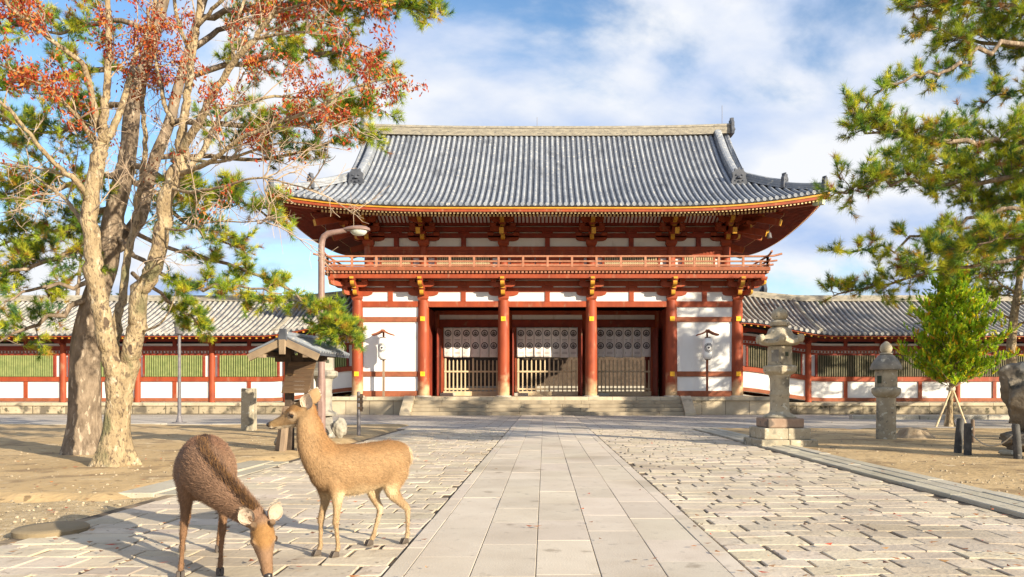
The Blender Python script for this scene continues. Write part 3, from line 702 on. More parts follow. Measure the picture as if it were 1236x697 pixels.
for s in (-1, 1):
    nx = int(2*HX/PITCH); xs = [-HX+PITCH/2+PITCH*i for i in range(nx)]
    cols_ = sorted(set([-HX]+[x for x in xs]+[HX]))
    for x in xs:
        dm = HY if abs(x) <= XR else HX-abs(x)
        nd = max(3, int(dm/0.5)); path = [Vector((x, YM+s*(HY-d), zfront(x, d))) for d in lin(0, dm, nd)]
        cover_row(path, Vector((1, 0, 0)))
    # pan surface
    def dmax(x): return HY if abs(x) <= XR else max(0.0, HX-abs(x))
    cols2 = sorted(set([round(-HX+0.25*i, 3) for i in range(int(2*HX/0.25)+1)]+[-XR, XR, -XR-0.001, XR+0.001, HX]))
    rowsA = [[Vector((x, YM+s*(HY-d), zfront(x, d))) for d in lin(0, dmax(x), 15)] for x in cols2]
    b.add(*strip_face(rowsA))
    # eave lip
    rowsL = [[Vector((x, YM+s*HY, zfront(x, 0)+0.0)), Vector((x, YM+s*HY, zfront(x, 0)-0.11)), Vector((x, YM+s*(HY-0.5), zfront(x, 0)-0.05))] for x in cols2]
    b.add(*strip_face(rowsL))
for s in (-1, 1):
    ny = int(2*HY/PITCH); vs_ = [-HY+PITCH/2+PITCH*i for i in range(ny)]
    for v in vs_:
        dm = min(HX-XG, HY-abs(v)); nd = max(3, int(dm/0.4)); cover_row([Vector((s*(HX-d), YM+v, zside(v, d))) for d in lin(0, dm, nd)], Vector((0, 1, 0)))
    v2 = [-HY+0.261*i for i in range(61)]
    b.add(*strip_face([[Vector((s*(HX-d), YM+v, zside(v, d))) for d in lin(0, max(0, min(HX-XG, HY-abs(v))), 9)] for v in v2]))
    b.add(*strip_face([[Vector((s*HX, YM+v, zside(v, 0))), Vector((s*HX, YM+v, zside(v, 0)-0.11)), Vector((s*(HX-0.5), YM+v, zside(v, 0)-0.05))] for v in v2]))
roof = b.build('roof', M['tile_dark'], smooth=True)
tb.build('cover_tiles', M['tile'], roof, auto=50)
# gable walls and bargeboards
for s in (-1, 1):
    b = GB(); pts = [(s*(XG+0.02), YM+v, zfront(XG, HY-abs(v))-0.1) for v in lin(-HY+3.9, HY-3.9, 17)]
    base = [(s*(XG+0.02), YM+v, ZE+f_(3.5)) for v in (HY-3.9, -HY+3.9)]
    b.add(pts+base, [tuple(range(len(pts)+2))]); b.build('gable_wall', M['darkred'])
    for q in (-1, 1):
        b = GB(); b.tube([Vector((s*(XR-0.06), YM+q*(HY-d), zfront(XR, d)-0.2)) for d in lin(3.2, HY, 12)], 0.17, 4); b.build('bargeboard', M['red'])
# ridges: main, descending and hip, built of stacked tile courses with a round top
def ridge(path, w, h, name='ridge', mat='ridge', courses=4, parent=None):
    b = GB(); path = [Vector(p) for p in path]
    for k in range(courses+1):
        rings = []
        for i, p in enumerate(path):
            t_ = (path[min(i+1, len(path)-1)]-path[max(i-1, 0)]); t_.z = 0; t_.normalize(); n_ = Vector((-t_.y, t_.x, 0))
            if k < courses:
                z0 = h*0.82*k/courses; z1 = h*0.82*(k+0.82)/courses; ww = w*(1-0.05*k)
                rings.append([p+n_*ww/2+Vector((0,0,z0)), p+n_*ww/2+Vector((0,0,z1)), p-n_*ww/2+Vector((0,0,z1)), p-n_*ww/2+Vector((0,0,z0))])
            else:
                rings.append([p+n_*(0.45*w*math.cos(a_))+Vector((0,0,h*0.8+0.22*h*math.sin(a_))) for a_ in lin(-0.3, PI+0.3, 7)])
        b.loft(rings)
        if k < courses-1:
            b.loft([[r[1]+(r[2]-r[1])*0.08, r[1]+(r[2]-r[1])*0.08+Vector((0,0,h*0.82*0.18/courses)), r[2]+(r[1]-r[2])*0.08+Vector((0,0,h*0.82*0.18/courses)), r[2]+(r[1]-r[2])*0.08] for r in rings])
    return b.build(name, M[mat], parent or roof)
ridge([(x, YM, 16.42+0.16*(abs(x)/10.9)**3) for x in lin(-10.9, 10.9, 25)], 0.5, 0.62, courses=6)
def onigawara(c, d, w, h, parent=None):
    """demon-face end tile: shouldered plate with a knobbed rim"""
    d = Vector((d[0], d[1], 0)).normalized(); n_ = Vector((-d.y, d.x, 0)); c = Vector(c)
    pr = [(-0.5, 0), (-0.56, 0.2), (-0.46, 0.5), (-0.5, 0.72), (-0.32, 0.86), (-0.3, 1.04), (-0.12, 0.94), (0, 1.12), (0.12, 0.94), (0.3, 1.04), (0.32, 0.86), (0.5, 0.72), (0.46, 0.5), (0.56, 0.2), (0.5, 0)]
    b = GB(); m = len(pr); vs = []
    for q in (-0.09, 0.09): vs += [c+n_*(u*w)+d*q+Vector((0,0,v*h)) for u, v in pr]
    b.add(vs, [tuple(range(m-1,-1,-1)), tuple(range(m, 2*m))]+[(i,(i+1)%m,m+(i+1)%m,m+i) for i in range(m)])
    for u, v, r in ((0, 0.45, 0.2), (-0.2, 0.6, 0.09), (0.2, 0.6, 0.09), (0, 0.2, 0.13), (-0.27, 0.25, 0.09), (0.27, 0.25, 0.09)):
        p = c+n_*(u*w)+d*0.09+Vector((0,0,v*h)); b.lathe([(r*w, -r*w*0.4), (r*w*0.9, 0), (r*w*0.5, r*w*0.5), (0.01, r*w*0.6)], p, 8)
    return b.build('ridge_end_tile', M['tile_dark'], parent or roof, bevel=0.012)
for s in (-1, 1):
    onigawara((s*11.0, YM, 16.5), (s, 0), 0.85, 0.95)
    b = GB(); b.tube([(s*10.45, YM, 17.0), (s*10.45, YM, 18.3)], 0.014, 5); b.build('lightning_rod', M['metal_grey'], roof)
b = GB(); b.tube([(-0.6, YM, 17.0), (-0.6, YM, 17.6)], 0.014, 5); b.build('lightning_rod', M['metal_grey'], roof)
for s in (-1, 1):
    for q in (-1, 1):
        xr = s*10.15
        ridge([(xr, YM+q*(HY-d), zfront(xr, d)+0.02) for d in lin(3.0, HY-0.1, 14)], 0.46, 0.5, 'descending_ridge', 'tile', courses=4)
        onigawara((xr, YM+q*(HY-2.88), zfront(xr, 2.88)-0.02), (0, q), 0.75, 0.85)
        # verge rows outside the descending ridge are part of cover_tiles; the rake edge:
        b = GB(); b.tube([Vector((s*XR, YM+q*(HY-d), zfront(XR, d)+0.06)) for d in lin(3.25, HY, 12)], 0.10, 8); b.build('verge_tiles', M['tile'], roof)
        hp = lambda d: (s*(HX-d), YM+q*(HY-d), zfront(HX-d, d)+0.03)
        ridge([hp(d) for d in lin(1.75, 3.75, 8)], 0.42, 0.46, 'hip_ridge', 'tile', courses=3)
        onigawara((hp(1.7)[0], hp(1.7)[1], hp(1.7)[2]-0.02), (s, q), 0.5, 0.75)
        ridge([hp(d) for d in lin(0.25, 1.65, 6)], 0.36, 0.34, 'hip_ridge', 'tile', courses=3)
        onigawara((hp(0.2)[0], hp(0.2)[1], hp(0.2)[2]), (s, q), 0.38, 0.6)
# ---- underside: yellow eave edge, red fascia, two tiers of rafters, soffit boards
by, bf, bs_, r1, r2, rt = GB(), GB(), GB(), GB(), GB(), GB()
def eave(kind, a):      # kind 0 front, 1 back, 2 left, 3 right: returns (position at inset d, height lift)
    if kind < 2:
        s = -1 if kind == 0 else 1; return lambda d, z: Vector((a, YM+s*(HY-d), z+ZE+lift(a, HX, 0)*max(0, 1-d/4.6)))
    s = -1 if kind == 2 else 1; return lambda d, z: Vector((s*(HX-d), YM+a, z+ZE+lift(a, HY, 0)*max(0, 1-d/4.6)))
for kind in range(4):
    half = HX if kind < 2 else HY
    n_ = 112 if kind < 2 else 62
    A = lin(-half, half, n_+1)
    rings = []; rings2 = []; rs = []
    for a in A:
        e = eave(kind, a); di = min(0.16, half-abs(a))
        rings.append([e(0.06, -0.112), e(0.06, -0.205), e(0.2, -0.205), e(0.2, -0.112)])
        rings2.append([e(0.11, -0.207), e(0.11, -0.34), e(0.34, -0.34), e(0.34, -0.207)])
        dd = min(4.05, half-abs(a)); rs.append([e(d, -0.25+0.24*d) for d in lin(min(0.2, dd), dd, 6)])
    by.loft(rings); bf.loft(rings2); bs_.add(*strip_face(rs))
    x = -half+0.3
    while x < half-0.25:
        e = eave(kind, x); lim = half-abs(x)
        d1 = min(1.9, lim)
        if d1 > 0.5:
            r1.bar(e(0.22, -0.40+0.24*0.22), e(d1, -0.40+0.24*d1), 0.085, 0.115); rt.bar(e(0.205, -0.40+0.24*0.2), e(0.222, -0.40+0.24*0.22), 0.088, 0.118)
        if lim > 2.2:
            d2 = min(4.0, lim); r2.bar(e(1.55, -0.56+0.24*1.55), e(d2, -0.56+0.24*d2), 0.10, 0.125); rt.bar(e(1.535, -0.56+0.24*1.53), e(1.552, -0.56+0.24*1.55), 0.10, 0.125)
        x += 0.187
    kr = [[eave(kind, a)(1.7, -0.49+0.24*1.7), eave(kind, a)(1.7, -0.37+0.24*1.7), eave(kind, a)(1.86, -0.36+0.24*1.86), eave(kind, a)(1.86, -0.49+0.24*1.86)] for a in A if half-abs(a) > 1.7]
    bf.loft(kr)
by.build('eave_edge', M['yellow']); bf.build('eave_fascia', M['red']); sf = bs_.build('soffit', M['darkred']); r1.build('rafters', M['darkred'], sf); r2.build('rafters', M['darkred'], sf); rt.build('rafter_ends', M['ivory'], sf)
M['patina'] = material('green copper patina', (0.28, 0.45, 0.33), (0.55, 0.52, 0.40), 6, 0.6)
for s in (-1, 1):
    for q in (-1, 1):
        b = GB(); p0 = Vector((s*9.9, YM+q*3.95, 11.0)); p1 = Vector((s*(HX-0.25), YM+q*(HY-0.25), ZE+0.72-0.48)); b.bar(p0, p1, 0.3, 0.36); hb = b.build('hip_rafter', M['red'])
        b = GB(); t_ = (p1-p0).normalized(); b.bar(p1-t_*0.5, p1+t_*0.02, 0.32, 0.38); b.build('rafter_cap', M['patina'], hb)
        b = GB(); c_ = Vector((s*12.2, YM+q*6.1, 9.05)); c_ = Vector((s*11.9, YM+q*5.85, 8.62)) if False else Vector((s*11.6, YM+q*(HY-2.3), 9.25))
        b.tube([c_+Vector((0,0,0.9)), c_+Vector((0,0,0.28))], 0.012, 5); b.lathe([(0.03, 0.30), (0.09, 0.24), (0.11, 0.08), (0.14, 0.0), (0.12, 0.0)], c_, 10)
        b.build('wind_bell', M['metal_grey'], hb, auto=40)

# ---- noren curtains, picket barriers, lanterns: things of their own in front of / inside the gate
def emblem(b, cx, y, cz, r):
    n = 20; vs = [(cx+r*math.cos(2*PI*i/n), y, cz+r*math.sin(2*PI*i/n)) for i in range(n)]+[(cx+0.72*r*math.cos(2*PI*i/n), y, cz+0.72*r*math.sin(2*PI*i/n)) for i in range(n)]
    b.add(vs, [(i, (i+1)%n, n+(i+1)%n, n+i) for i in range(n)])
    for dx, w in ((0, 0.16), (-0.33, 0.13), (0.33, 0.13)):          # three upright sprays and a leaf base
        h = 0.62 if dx == 0 else 0.45
        b.add([(cx+(dx-w)*r, y, cz-0.1*r), (cx+(dx-w*0.6)*r, y, cz+h*0.8*r), (cx+dx*r, y, cz+h*r), (cx+(dx+w*0.6)*r, y, cz+h*0.8*r), (cx+(dx+w)*r, y, cz-0.1*r)], [(0, 1, 2, 3, 4)])
    b.add([(cx-0.62*r, y, cz-0.05*r), (cx-0.45*r, y, cz-0.42*r), (cx-0.1*r, y, cz-0.6*r), (cx+0.1*r, y, cz-0.6*r), (cx+0.45*r, y, cz-0.42*r), (cx+0.62*r, y, cz-0.05*r), (cx+0.3*r, y, cz-0.22*r), (cx, y, cz-0.16*r), (cx-0.3*r, y, cz-0.22*r)], [tuple(range(9))])
def noren(xm, hw, ns, label):
    t = thing('noren_curtain', label, 'curtain', (xm, YM-0.2, 5.06), group='crested door curtains in the gate')
    w = 2*hw/ns; rr = random.Random(int(xm*10)+3)
    b = MB(); b.tube([(-hw+0.02, 0, -0.03), (hw-0.02, 0, -0.03)], 0.022, 8); b.build('rod', M['wood_dark'], t)
    for k in range(ns):
        x0 = -hw+w*k+0.006; x1 = -hw+w*(k+1)-0.006; a = rr.uniform(-0.06, 0.06); ph = rr.uniform(0, 6)
        H_ = 1.78+rr.uniform(-0.03, 0.03); nx, nz = 6, 14; vs = []; fs = []
        def yw(u, v): return (v**1.4)*(a+0.035*math.sin(ph+u*3.2+v*2.5))+0.012*math.sin(u*6.0+ph)
        for j in range(nz+1):
            for i in range(nx+1):
                u = i/nx; v = j/nz; vs.append((x0+(x1-x0)*u, yw(u, v), -0.03-H_*v))
        for j in range(nz):
            for i in range(nx): q = j*(nx+1)+i; fs.append((q, q+1, q+nx+2, q+nx+1))
        b = MB(); b.add(vs, fs); s_ = b.build('cloth_strip', M['cloth'], t, smooth=True)
        md = s_.modifiers.new('thick', 'SOLIDIFY'); md.thickness = 0.006
        e = MB(); e2 = MB(); gr = MB()
        emblem(e, (x0+x1)/2, 0, -0.38, w*0.37); emblem(e2, (x0+x1)/2, 0, -1.12, w*0.37)
        for zc in (-0.75, -1.5):
            for zb in (0, -0.085):
                zz_ = zc+zb; gr.add([((x0+x1)/2-w*0.3, 0, zz_), ((x0+x1)/2+w*0.3, 0, zz_), ((x0+x1)/2+w*0.3, 0, zz_-0.03), ((x0+x1)/2-w*0.3, 0, zz_-0.03)], [(0, 3, 2, 1)])
        for bb, nm, mt in ((e, 'emblem', 'ink'), (e2, 'emblem', 'ink'), (gr, 'printed_band', 'ink_grey')):
            bb.v = [(x, yw((x-x0)/(x1-x0), (-0.03-z)/H_)-0.012, z) for x, y, z in bb.v]; bb.build(nm, M[mt], s_)
noren(-4.535, 1.63, 6, 'white crested noren of six strips hanging in the left doorway')
noren(0.0, 1.82, 7, 'white crested noren of seven strips hanging in the middle doorway')
noren(4.535, 1.63, 6, 'white crested noren of six strips hanging in the right doorway, mostly shaded')
def barrier(xm, hw, label):
    t = thing('picket_barrier', label, 'barrier', (xm, YM-0.05, 1.22), group='wooden picket barriers in the gate doorways')
    n = 14; rr = random.Random(int(xm)+20)
    for i in range(n):
        x = -hw+0.1+(2*hw-0.2)*i/(n-1); b = MB(); h = 1.82 if i % 7 else 1.95
        b.box((x, 0, h/2), (0.075 if i % 7 else 0.11, 0.05, h)); b.lathe([(0.05, 0), (0.005, 0.06)], (x, 0, h), 4, PI/4); b.build('picket', M['wood_pale'], t)
    for z in (0.14, 1.18):
        b = MB(); b.box((0, -0.045, z), (2*hw-0.06, 0.035, 0.1)); b.build('rail', M['wood_pale'], t)
barrier(-4.535, 1.63, 'pale wooden picket barrier under the left six strip curtain')
barrier(0.0, 1.82, 'pale wooden picket barrier under the middle seven strip curtain, the widest')
barrier(4.535, 1.63, 'pale wooden picket barrier under the right shaded curtain')

def pole_lantern(x, label, pole_mat):
    t = thing('paper_lantern', label, 'lantern', (x, 39.3, 0.95), group='paper lanterns on poles in front of the gate')
    z = 1.35-0.95
    b = MB(); b.box((0, 0, 1.5), (0.11, 0.11, 3.0)); b.build('pole', M[pole_mat], t, bevel=0.01)
    b = MB(); b.lathe([(0.14, 0), (0.2, 0.05), (0.262, 0.14), (0.275, 0.3), (0.275, 0.85), (0.262, 1.0), (0.2, 1.1), (0.14, 1.14)], (0, -0.13, 1.97), 24)
    ll = b.build('lantern_body', M['paper'], t, auto=60)
    e = MB(); rr_ = 0.25
    def wrap(u, v, off=0.006): a = u/0.28; return (0.281*math.sin(a), -0.13-0.281*math.cos(a)-off+0.0, 2.58+v)
    n = 16
    for k in range(n):
        a0 = 2*PI*k/n; pts = []
        for rr0, da in ((0.085, 0.0), (0.19, -0.13), (0.215, 0.0), (0.19, 0.13)): pts.append(wrap(rr0*math.sin(a0+da), rr0*math.cos(a0+da)))
        e.add(pts, [(0, 1, 2, 3)])
    q = [wrap(0.06*math.sin(2*PI*i/12), 0.06*math.cos(2*PI*i/12)) for i in range(12)]; e.add(q, [tuple(range(12))])
    for ra, rb_ in ((0.225, 0.245),):
        vs = [wrap(ra*math.sin(2*PI*i/32), ra*math.cos(2*PI*i/32)) for i in range(32)]+[wrap(rb_*math.sin(2*PI*i/32), rb_*math.cos(2*PI*i/32)) for i in range(32)]
        e.add(vs, [(i, (i+1)%32, 32+(i+1)%32, 32+i) for i in range(32)])
    e.build('crest', M['ink'], ll)
    for z0 in (1.95, 3.1):
        b = MB(); b.lathe([(0.15, 0), (0.15, 0.05)], (0, -0.13, z0), 18); b.build('rim', M['wood_dark'], ll)
    b = MB()
    for s in (-1, 1):
        pr = [(0, 0.24), (s*0.30, 0.08), (s*0.56, 0.0), (s*0.56, -0.07), (s*0.3, 0.0), (0, 0.15)]
        b.add([(u, -0.38, 3.3+v) for u, v in pr]+[(u, 0.16, 3.3+v) for u, v in pr], [tuple(range(6)), tuple(range(11, 5, -1))]+[(i, (i+1)%6, 6+(i+1)%6, 6+i) for i in range(6)])
    b.box((0, -0.1, 3.5), (0.1, 0.62, 0.1)); b.box((0, 0, 3.3), (0.09, 0.09, 0.55))
    b.build('lantern_roof', M['brownred'], t)
pole_lantern(P(463, 479, 39.3).x, 'white crested paper lantern on weathered brown pole left of the doorways', 'wood_grey')
pole_lantern(P(853.5, 479, 39.3).x, 'white crested paper lantern on reddish pole right of the doorways', 'brownred')
# ------------------------------------------------------------ cloister galleries on both sides of the gate
GYW, GYE, GYR, GYP = 41.5, 39.65, 44.3, 40.1       # wall, eave, ridge, podium front
M['podium_g'] = brickify(material('gallery podium stone', (0.30, 0.245, 0.165), (0.44, 0.37, 0.26), 1.2, 0.9, 0.4, 15, spots=[((0.13, 0.11, 0.085), 1.3, 0.50, 0.12), ((0.10, 0.09, 0.06), 4.0, 0.58, 0.08)]), 1.8, 0.7, 0.03, (0.12, 0.10, 0.07), ('x', 'z'), var=0.3)
M['coping_g'] = material('stained coping', (0.36, 0.30, 0.21), (0.48, 0.41, 0.30), 1.4, 0.88, 0.3, 18, spots=[((0.16, 0.135, 0.10), 1.7, 0.55, 0.12)])
def sm(t): t = max(0, min(1, t)); return t*t*(3-2*t)
def gallery(s, label, pane, bars):
    X0, X1 = 10.6, (46.0 if s < 0 else 40.0)
    root = thing('cloister_gallery', label, 'gallery building', (s*12, GYR, 0), group='cloister galleries beside the gate')
    off = Vector((s*12, GYR, 0))
    class B(MB):
        def build(self, name, mats, parent=root, **k):
            self.v = [(x-off.x, y-off.y, z) for x, y, z in self.v]; return MB.build(self, name, mats, parent, **k)
    L_ = lambda x: 0.62*sm((15.6-abs(x))/5.2)
    b = B(); b.box2(s*11.9 if s > 0 else -X1, X1 if s > 0 else s*11.9, GYP, 48.5, -0.1, 0.44); b.build('podium', M['podium_g'])
    b = B(); x = 11.9; i = 0
    while x < X1:
        w = 1.7+0.5*math.sin(i*2.3); i += 1; xa, xb = sorted((s*(x+0.005), s*(min(x+w, X1)-0.005))); b.box2(xa, xb, GYP-0.08, GYP+1.6, 0.445, 0.62); x += w
    b.box2(*sorted((s*11.9, s*X1)), GYP+1.6, 48.6, 0.44, 0.615); b.build('coping', M['coping_g'], bevel=0.02)
    # sweeping horizontal members follow the rise towards the gate
    xs = lin(X0, 16.0, 10)+[X1]
    def band(z0, z1, d, name, mat, y=GYW, lf=1.0, **k):
        b = B(); b.loft([[(s*x, y-d, z0+lf*L_(x)), (s*x, y+d, z0+lf*L_(x)), (s*x, y+d, z1+lf*L_(x)), (s*x, y-d, z1+lf*L_(x))] for x in xs]); return b.build(name, M[mat], **k)
    for y in (GYW, 47.1):
        band(0.622, 3.9, 0.03, 'wall_panel', 'plaster', y)
        band(0.66, 0.86, 0.10, 'sill_beam', 'brownred', y); band(1.78, 2.05, 0.12, 'rail_beam', 'red', y); band(3.5, 3.76, 0.13, 'tie_beam', 'darkred', y); band(3.24, 3.36, 0.09, 'head_beam', 'darkred', y)
        band(4.02, 4.2, 0.12, 'wall_plate', 'darkred', y)
    b = B(); x = X0+0.1
    while x < X1: b.box((s*x, GYW-0.08, 3.43+L_(x)), (0.08, 0.05, 0.1)); x += 0.19
    b.build('dentil_board', M['red'])
    ncol = 0; cx = []; x = 14.62
    while x < X1: cx.append(x); x += 4.17
    for x in [10.75]+cx:
        b = B(); b.lathe([(0.18, 0.62), (0.18, 2.5), (0.17, 3.9+L_(x))], (s*x, GYW-0.02, 0), 16)
        c = b.build('column', M['red'], auto=50)
        b = B(); z = 3.76+L_(x); b.lathe([(0.14, 0), (0.2, 0.09), (0.2, 0.16)], (s*x, GYW-0.05, z), 4, PI/4)
        arm(b, (s*x, GYW-0.05), (1, 0), 0.48, z+0.14, 0.16, 0.16); arm(b, (s*x, GYW-0.05), (0, 1), 0.42, z+0.14, 0.16, 0.16)
        for q in (-0.38, 0, 0.38): b.lathe([(0.09, 0), (0.13, 0.06), (0.13, 0.12)], (s*x+q, GYW-0.05, z+0.3), 4, PI/4)
        b.build('bracket', M['darkred'], c)
    spans = [(10.75, cx[0])]+list(zip(cx[:-1], cx[1:]))
    for xa, xb in spans:
        xm = (xa+xb)/2; lf = L_(xm)
        b = B(); b.box2(s*xm-0.1, s*xm+0.1, GYW-0.09, GYW+0.09, 0.862, 1.78+lf); b.build('stud', M['red'])
        b = B(); b.box2(s*xm-0.1, s*xm+0.1, GYW-0.09, GYW+0.09, 3.762+lf, 4.02+lf); b.build('stud', M['darkred'])
        w0, w1 = xa+0.46, xb-0.46
        if w1-w0 < 1: continue
        def q4(z0, z1, y0, y1, u0, u1):
            b.loft([[(s*x, y0, z0+L_(x)), (s*x, y1, z0+L_(x)), (s*x, y1, z1+L_(x)), (s*x, y0, z1+L_(x))] for x in lin(u0, u1, 5)])
        b = B(); q4(2.052, 3.238, GYW-0.05, GYW-0.035, w0, w1); wd = b.build('window', pane)
        b = B(); n = int((w1-w0)/0.125)
        for i in range(n):
            x = w0+(w1-w0)*(i+0.5)/n; l = L_(x); b.box((s*x, GYW-0.15, 2.645+l), (0.062, 0.06, 1.18), 0)
        b.build('window_bars', bars, wd)
        for u0, u1 in ((w0-0.09, w0), (w1, w1+0.09)):
            b = B(); q4(2.052, 3.238, GYW-0.20, GYW-0.03, u0, u1); b.build('window_frame', M['darkred'], wd)
    # roof
    ze = 4.30; zr = 6.62; hy = GYR-GYE
    def zf(x, d): t_ = d/hy; return ze+(zr-ze)*(0.72*t_+0.28*t_*t_)+L_(x)*(1.15-0.55*t_)
    b = B(); tl = B(); xsr = lin(X0-0.25, 16, 14)+lin(17, X1, 12)
    for q in (-1, 1):
        b.add(*strip_face([[Vector((s*x, GYR+q*(hy-d), zf(x, d))) for d in lin(0, hy, 8)] for x in xsr]))
        b.add(*strip_face([[Vector((s*x, GYR+q*hy, zf(x, 0))), Vector((s*x, GYR+q*hy, zf(x, 0)-0.09)), Vector((s*x, GYR+q*(hy-0.4), zf(x, 0)-0.06))] for x in xsr]))
        x = X0-0.1
        while x < X1:
            path = [Vector((s*x, GYR+q*(hy-d), zf(x, d))) for d in lin(0, hy, 8 if x < 17 else 6)]
            n = 5; vs = []; fs = []
            for p in path:
                for i in range(n+1): a_ = PI*i/n; vs.append(p+Vector((-0.085*math.cos(a_), 0, 0.095*math.sin(a_)+0.004)))
            for k in range(len(path)-1):
                for i in range(n): fs.append((k*6+i, (k+1)*6+i, (k+1)*6+i+1, k*6+i+1))
            tl.add(vs, fs)
            e = path[0]; qd = [e+Vector((0.1*math.cos(2*PI*i/8), q*0.03, 0.02+0.1*math.sin(2*PI*i/8))) for i in range(8)]
            tl.add(qd, [tuple(range(8))]); x += 0.31
    rf = b.build('roof', M['tile_dark'], smooth=True); tl.build('cover_tiles', M['tile_g'], rf, auto=50)
    def gridge(path, w, h, name):
        b = B(); path = [Vector(p) for p in path]
        for k in range(4):
            rr_ = []
            for i, p in enumerate(path):
                t_ = path[min(i+1, len(path)-1)]-path[max(i-1, 0)]; t_.z = 0; t_.normalize(); n_ = Vector((-t_.y, t_.x, 0)); ww = w*(1-0.06*k)/2*(0.93 if k % 2 else 1)
                rr_.append([p+n_*ww+Vector((0,0,h*k/4)), p+n_*ww*(0.7 if k == 3 else 1)+Vector((0,0,h*(k+1)/4)), p-n_*ww*(0.7 if k == 3 else 1)+Vector((0,0,h*(k+1)/4)), p-n_*ww+Vector((0,0,h*k/4))])
            b.loft(rr_)
        return b.build(name, M['ridge'], rf)
    gridge([(s*x, GYR, zf(x, hy)-0.02) for x in xsr], 0.4, 0.36, 'ridge')
    # underside
    b = B(); b.add(*strip_face([[Vector((s*x, GYE+0.1, zf(x, 0)-0.14)), Vector((s*x, GYW-0.03, zf(x, 0)+0.22))] for x in xsr])); so = b.build('soffit', M['darkred'])
    b = B(); e = B(); x = X0
    while x < X1:
        z = zf(x, 0); b.bar((s*x, GYE+0.12, z-0.19), (s*x, GYW-0.02, z+0.14), 0.09, 0.1); e.box((s*x, GYE+0.112, z-0.19), (0.092, 0.012, 0.102)); x += 0.36
    b.build('rafters', M['red'], so); e.build('rafter_ends', M['yellow'], so)
    b = B(); b.loft([[(s*x, GYE+0.03, zf(x, 0)-0.145), (s*x, GYE+0.12, zf(x, 0)-0.145), (s*x, GYE+0.12, zf(x, 0)-0.092), (s*x, GYE+0.03, zf(x, 0)-0.092)] for x in xsr]); b.build('eave_board', M['red'], so)
    return root, zf, off, rf, B
M['tile_g'] = material('worn gallery tile', (0.22, 0.21, 0.20), (0.40, 0.375, 0.34), 1.3, 0.75, 0.3, 16, spots=[((0.50, 0.47, 0.41), 6, 0.57, 0.1), ((0.14, 0.135, 0.13), 4, 0.6, 0.07)])
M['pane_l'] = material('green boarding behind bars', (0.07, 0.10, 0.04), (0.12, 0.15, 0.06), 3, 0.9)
M['bars_dark'] = material('shaded window bars', (0.09, 0.085, 0.05), (0.15, 0.13, 0.08), 4, 0.8)  # the same green bars, painted darker to stand in for shade
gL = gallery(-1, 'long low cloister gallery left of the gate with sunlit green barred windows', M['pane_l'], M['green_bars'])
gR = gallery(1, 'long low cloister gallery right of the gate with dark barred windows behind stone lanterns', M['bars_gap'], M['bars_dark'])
# a second descending ridge crosses the right gallery roof where it starts to sweep up
for s, g_ in ((1, gR), (-1, gL)):
    root, zf, off, rf, B = g_
    b = B(); x = 14.7; path = [Vector((s*x, GYR-(4.65-d), zf(x, d)+0.04)) for d in lin(0.15, 4.6, 9)]
    b.tube(path, 0.17, 6); b.build('descending_ridge', M['ridge'], rf, auto=60)

# a further hall roof showing beyond the right gallery
hall = thing('distant_hall', 'dark tiled hall roof end rising behind the right gallery beside the gate', 'hall building', (9.0, 62, 0))
class HB(MB):
    def build(self, name, mats, parent=hall, **k):
        self.v = [(x-9.0, y-62, z) for x, y, z in self.v]; return MB.build(self, name, mats, parent, **k)
b = HB(); b.box2(-10, 16.5, 58.5, 66, 1.6, 7.2); b.build('wall', M['wood_dark'])
b = HB(); b.box2(-10.2, 16.7, 58.3, 66.2, -0.1, 1.6); b.build('base', M['stone'])
b = HB()
zz = lambda d: 7.2+2.4*(0.6*d/5+0.4*(d/5)**2)
for q in (-1, 1): b.add(*strip_face([[Vector((x, 62+q*(5-d), zz(d))) for d in lin(0, 5, 6)] for x in (-11, 17.9)]))
rf = b.build('roof', M['tile_dark'])
b = HB(); x = -11
while x < 17.9:
    for q in (-1, 1): b.tube([Vector((x, 62+q*(5-d), zz(d))) for d in lin(0, 5, 5)], 0.09, 5)
    x += 0.33
b.build('cover_tiles', M['tile'], rf)
b = HB(); b.box2(-11, 18, 61.7, 62.3, 9.5, 9.95); b.build('ridge', M['tile_dark'], rf)
b = HB(); pr = [(-0.5, 0), (-0.6, 0.3), (-0.3, 0.75), (-0.42, 1.05), (0, 0.95), (0.3, 1.25), (0.36, 0.8), (0.62, 0.4), (0.5, 0)]
b.add([(18.1, 62+u, 9.4+v) for u, v in pr]+[(18.35, 62+u, 9.4+v) for u, v in pr], [tuple(range(9)), tuple(range(17, 8, -1))]+[(i, (i+1)%9, 9+(i+1)%9, 9+i) for i in range(9)])
b.build('ridge_end_tile', M['tile_dark'], rf)
# ------------------------------------------------------------ street furniture, stones
# street lamp
D = 18.4; c = P(388, 535, D); z1 = 5.25
lamp = thing('street_lamp', 'tall mauve steel street lamp with curved arm, rising behind the standing deer', 'street lamp', (c.x, D, 0))
b = MB(); b.tube([(0,0,0.0),(0,0,1.6)], 0.098, 14); b.tube([(0,0,1.6),(0,0,1.64)], [0.098,0.084], 14)
b.tube([(0,0,1.62),(0,0,3.4),(0,0,z1-0.35),(0.02,0,z1-0.2),(0.06,0,z1-0.1),(0.16,0,z1-0.03),(0.3,0,z1+0.0),(0.62,0,z1+0.05)], [0.085,0.082,0.078,0.076,0.073,0.07,0.066,0.06], 14)
b.build('pole', M['metal_purple'], lamp, auto=50)
b = MB(); b.tube([(0,0,z1-1.7),(0,0,z1-1.66)], 0.086, 14); b.tube([(0,0,2.55),(0,0,2.6)], 0.09, 14); b.build('band', M['metal_grey'], lamp, auto=40)
b = MB(); b.box((0.0, -0.095, 0.85), (0.11, 0.02, 0.4)); b.build('access_hatch', M['metal_purple'], lamp, bevel=0.006)
b = MB(); rings = []
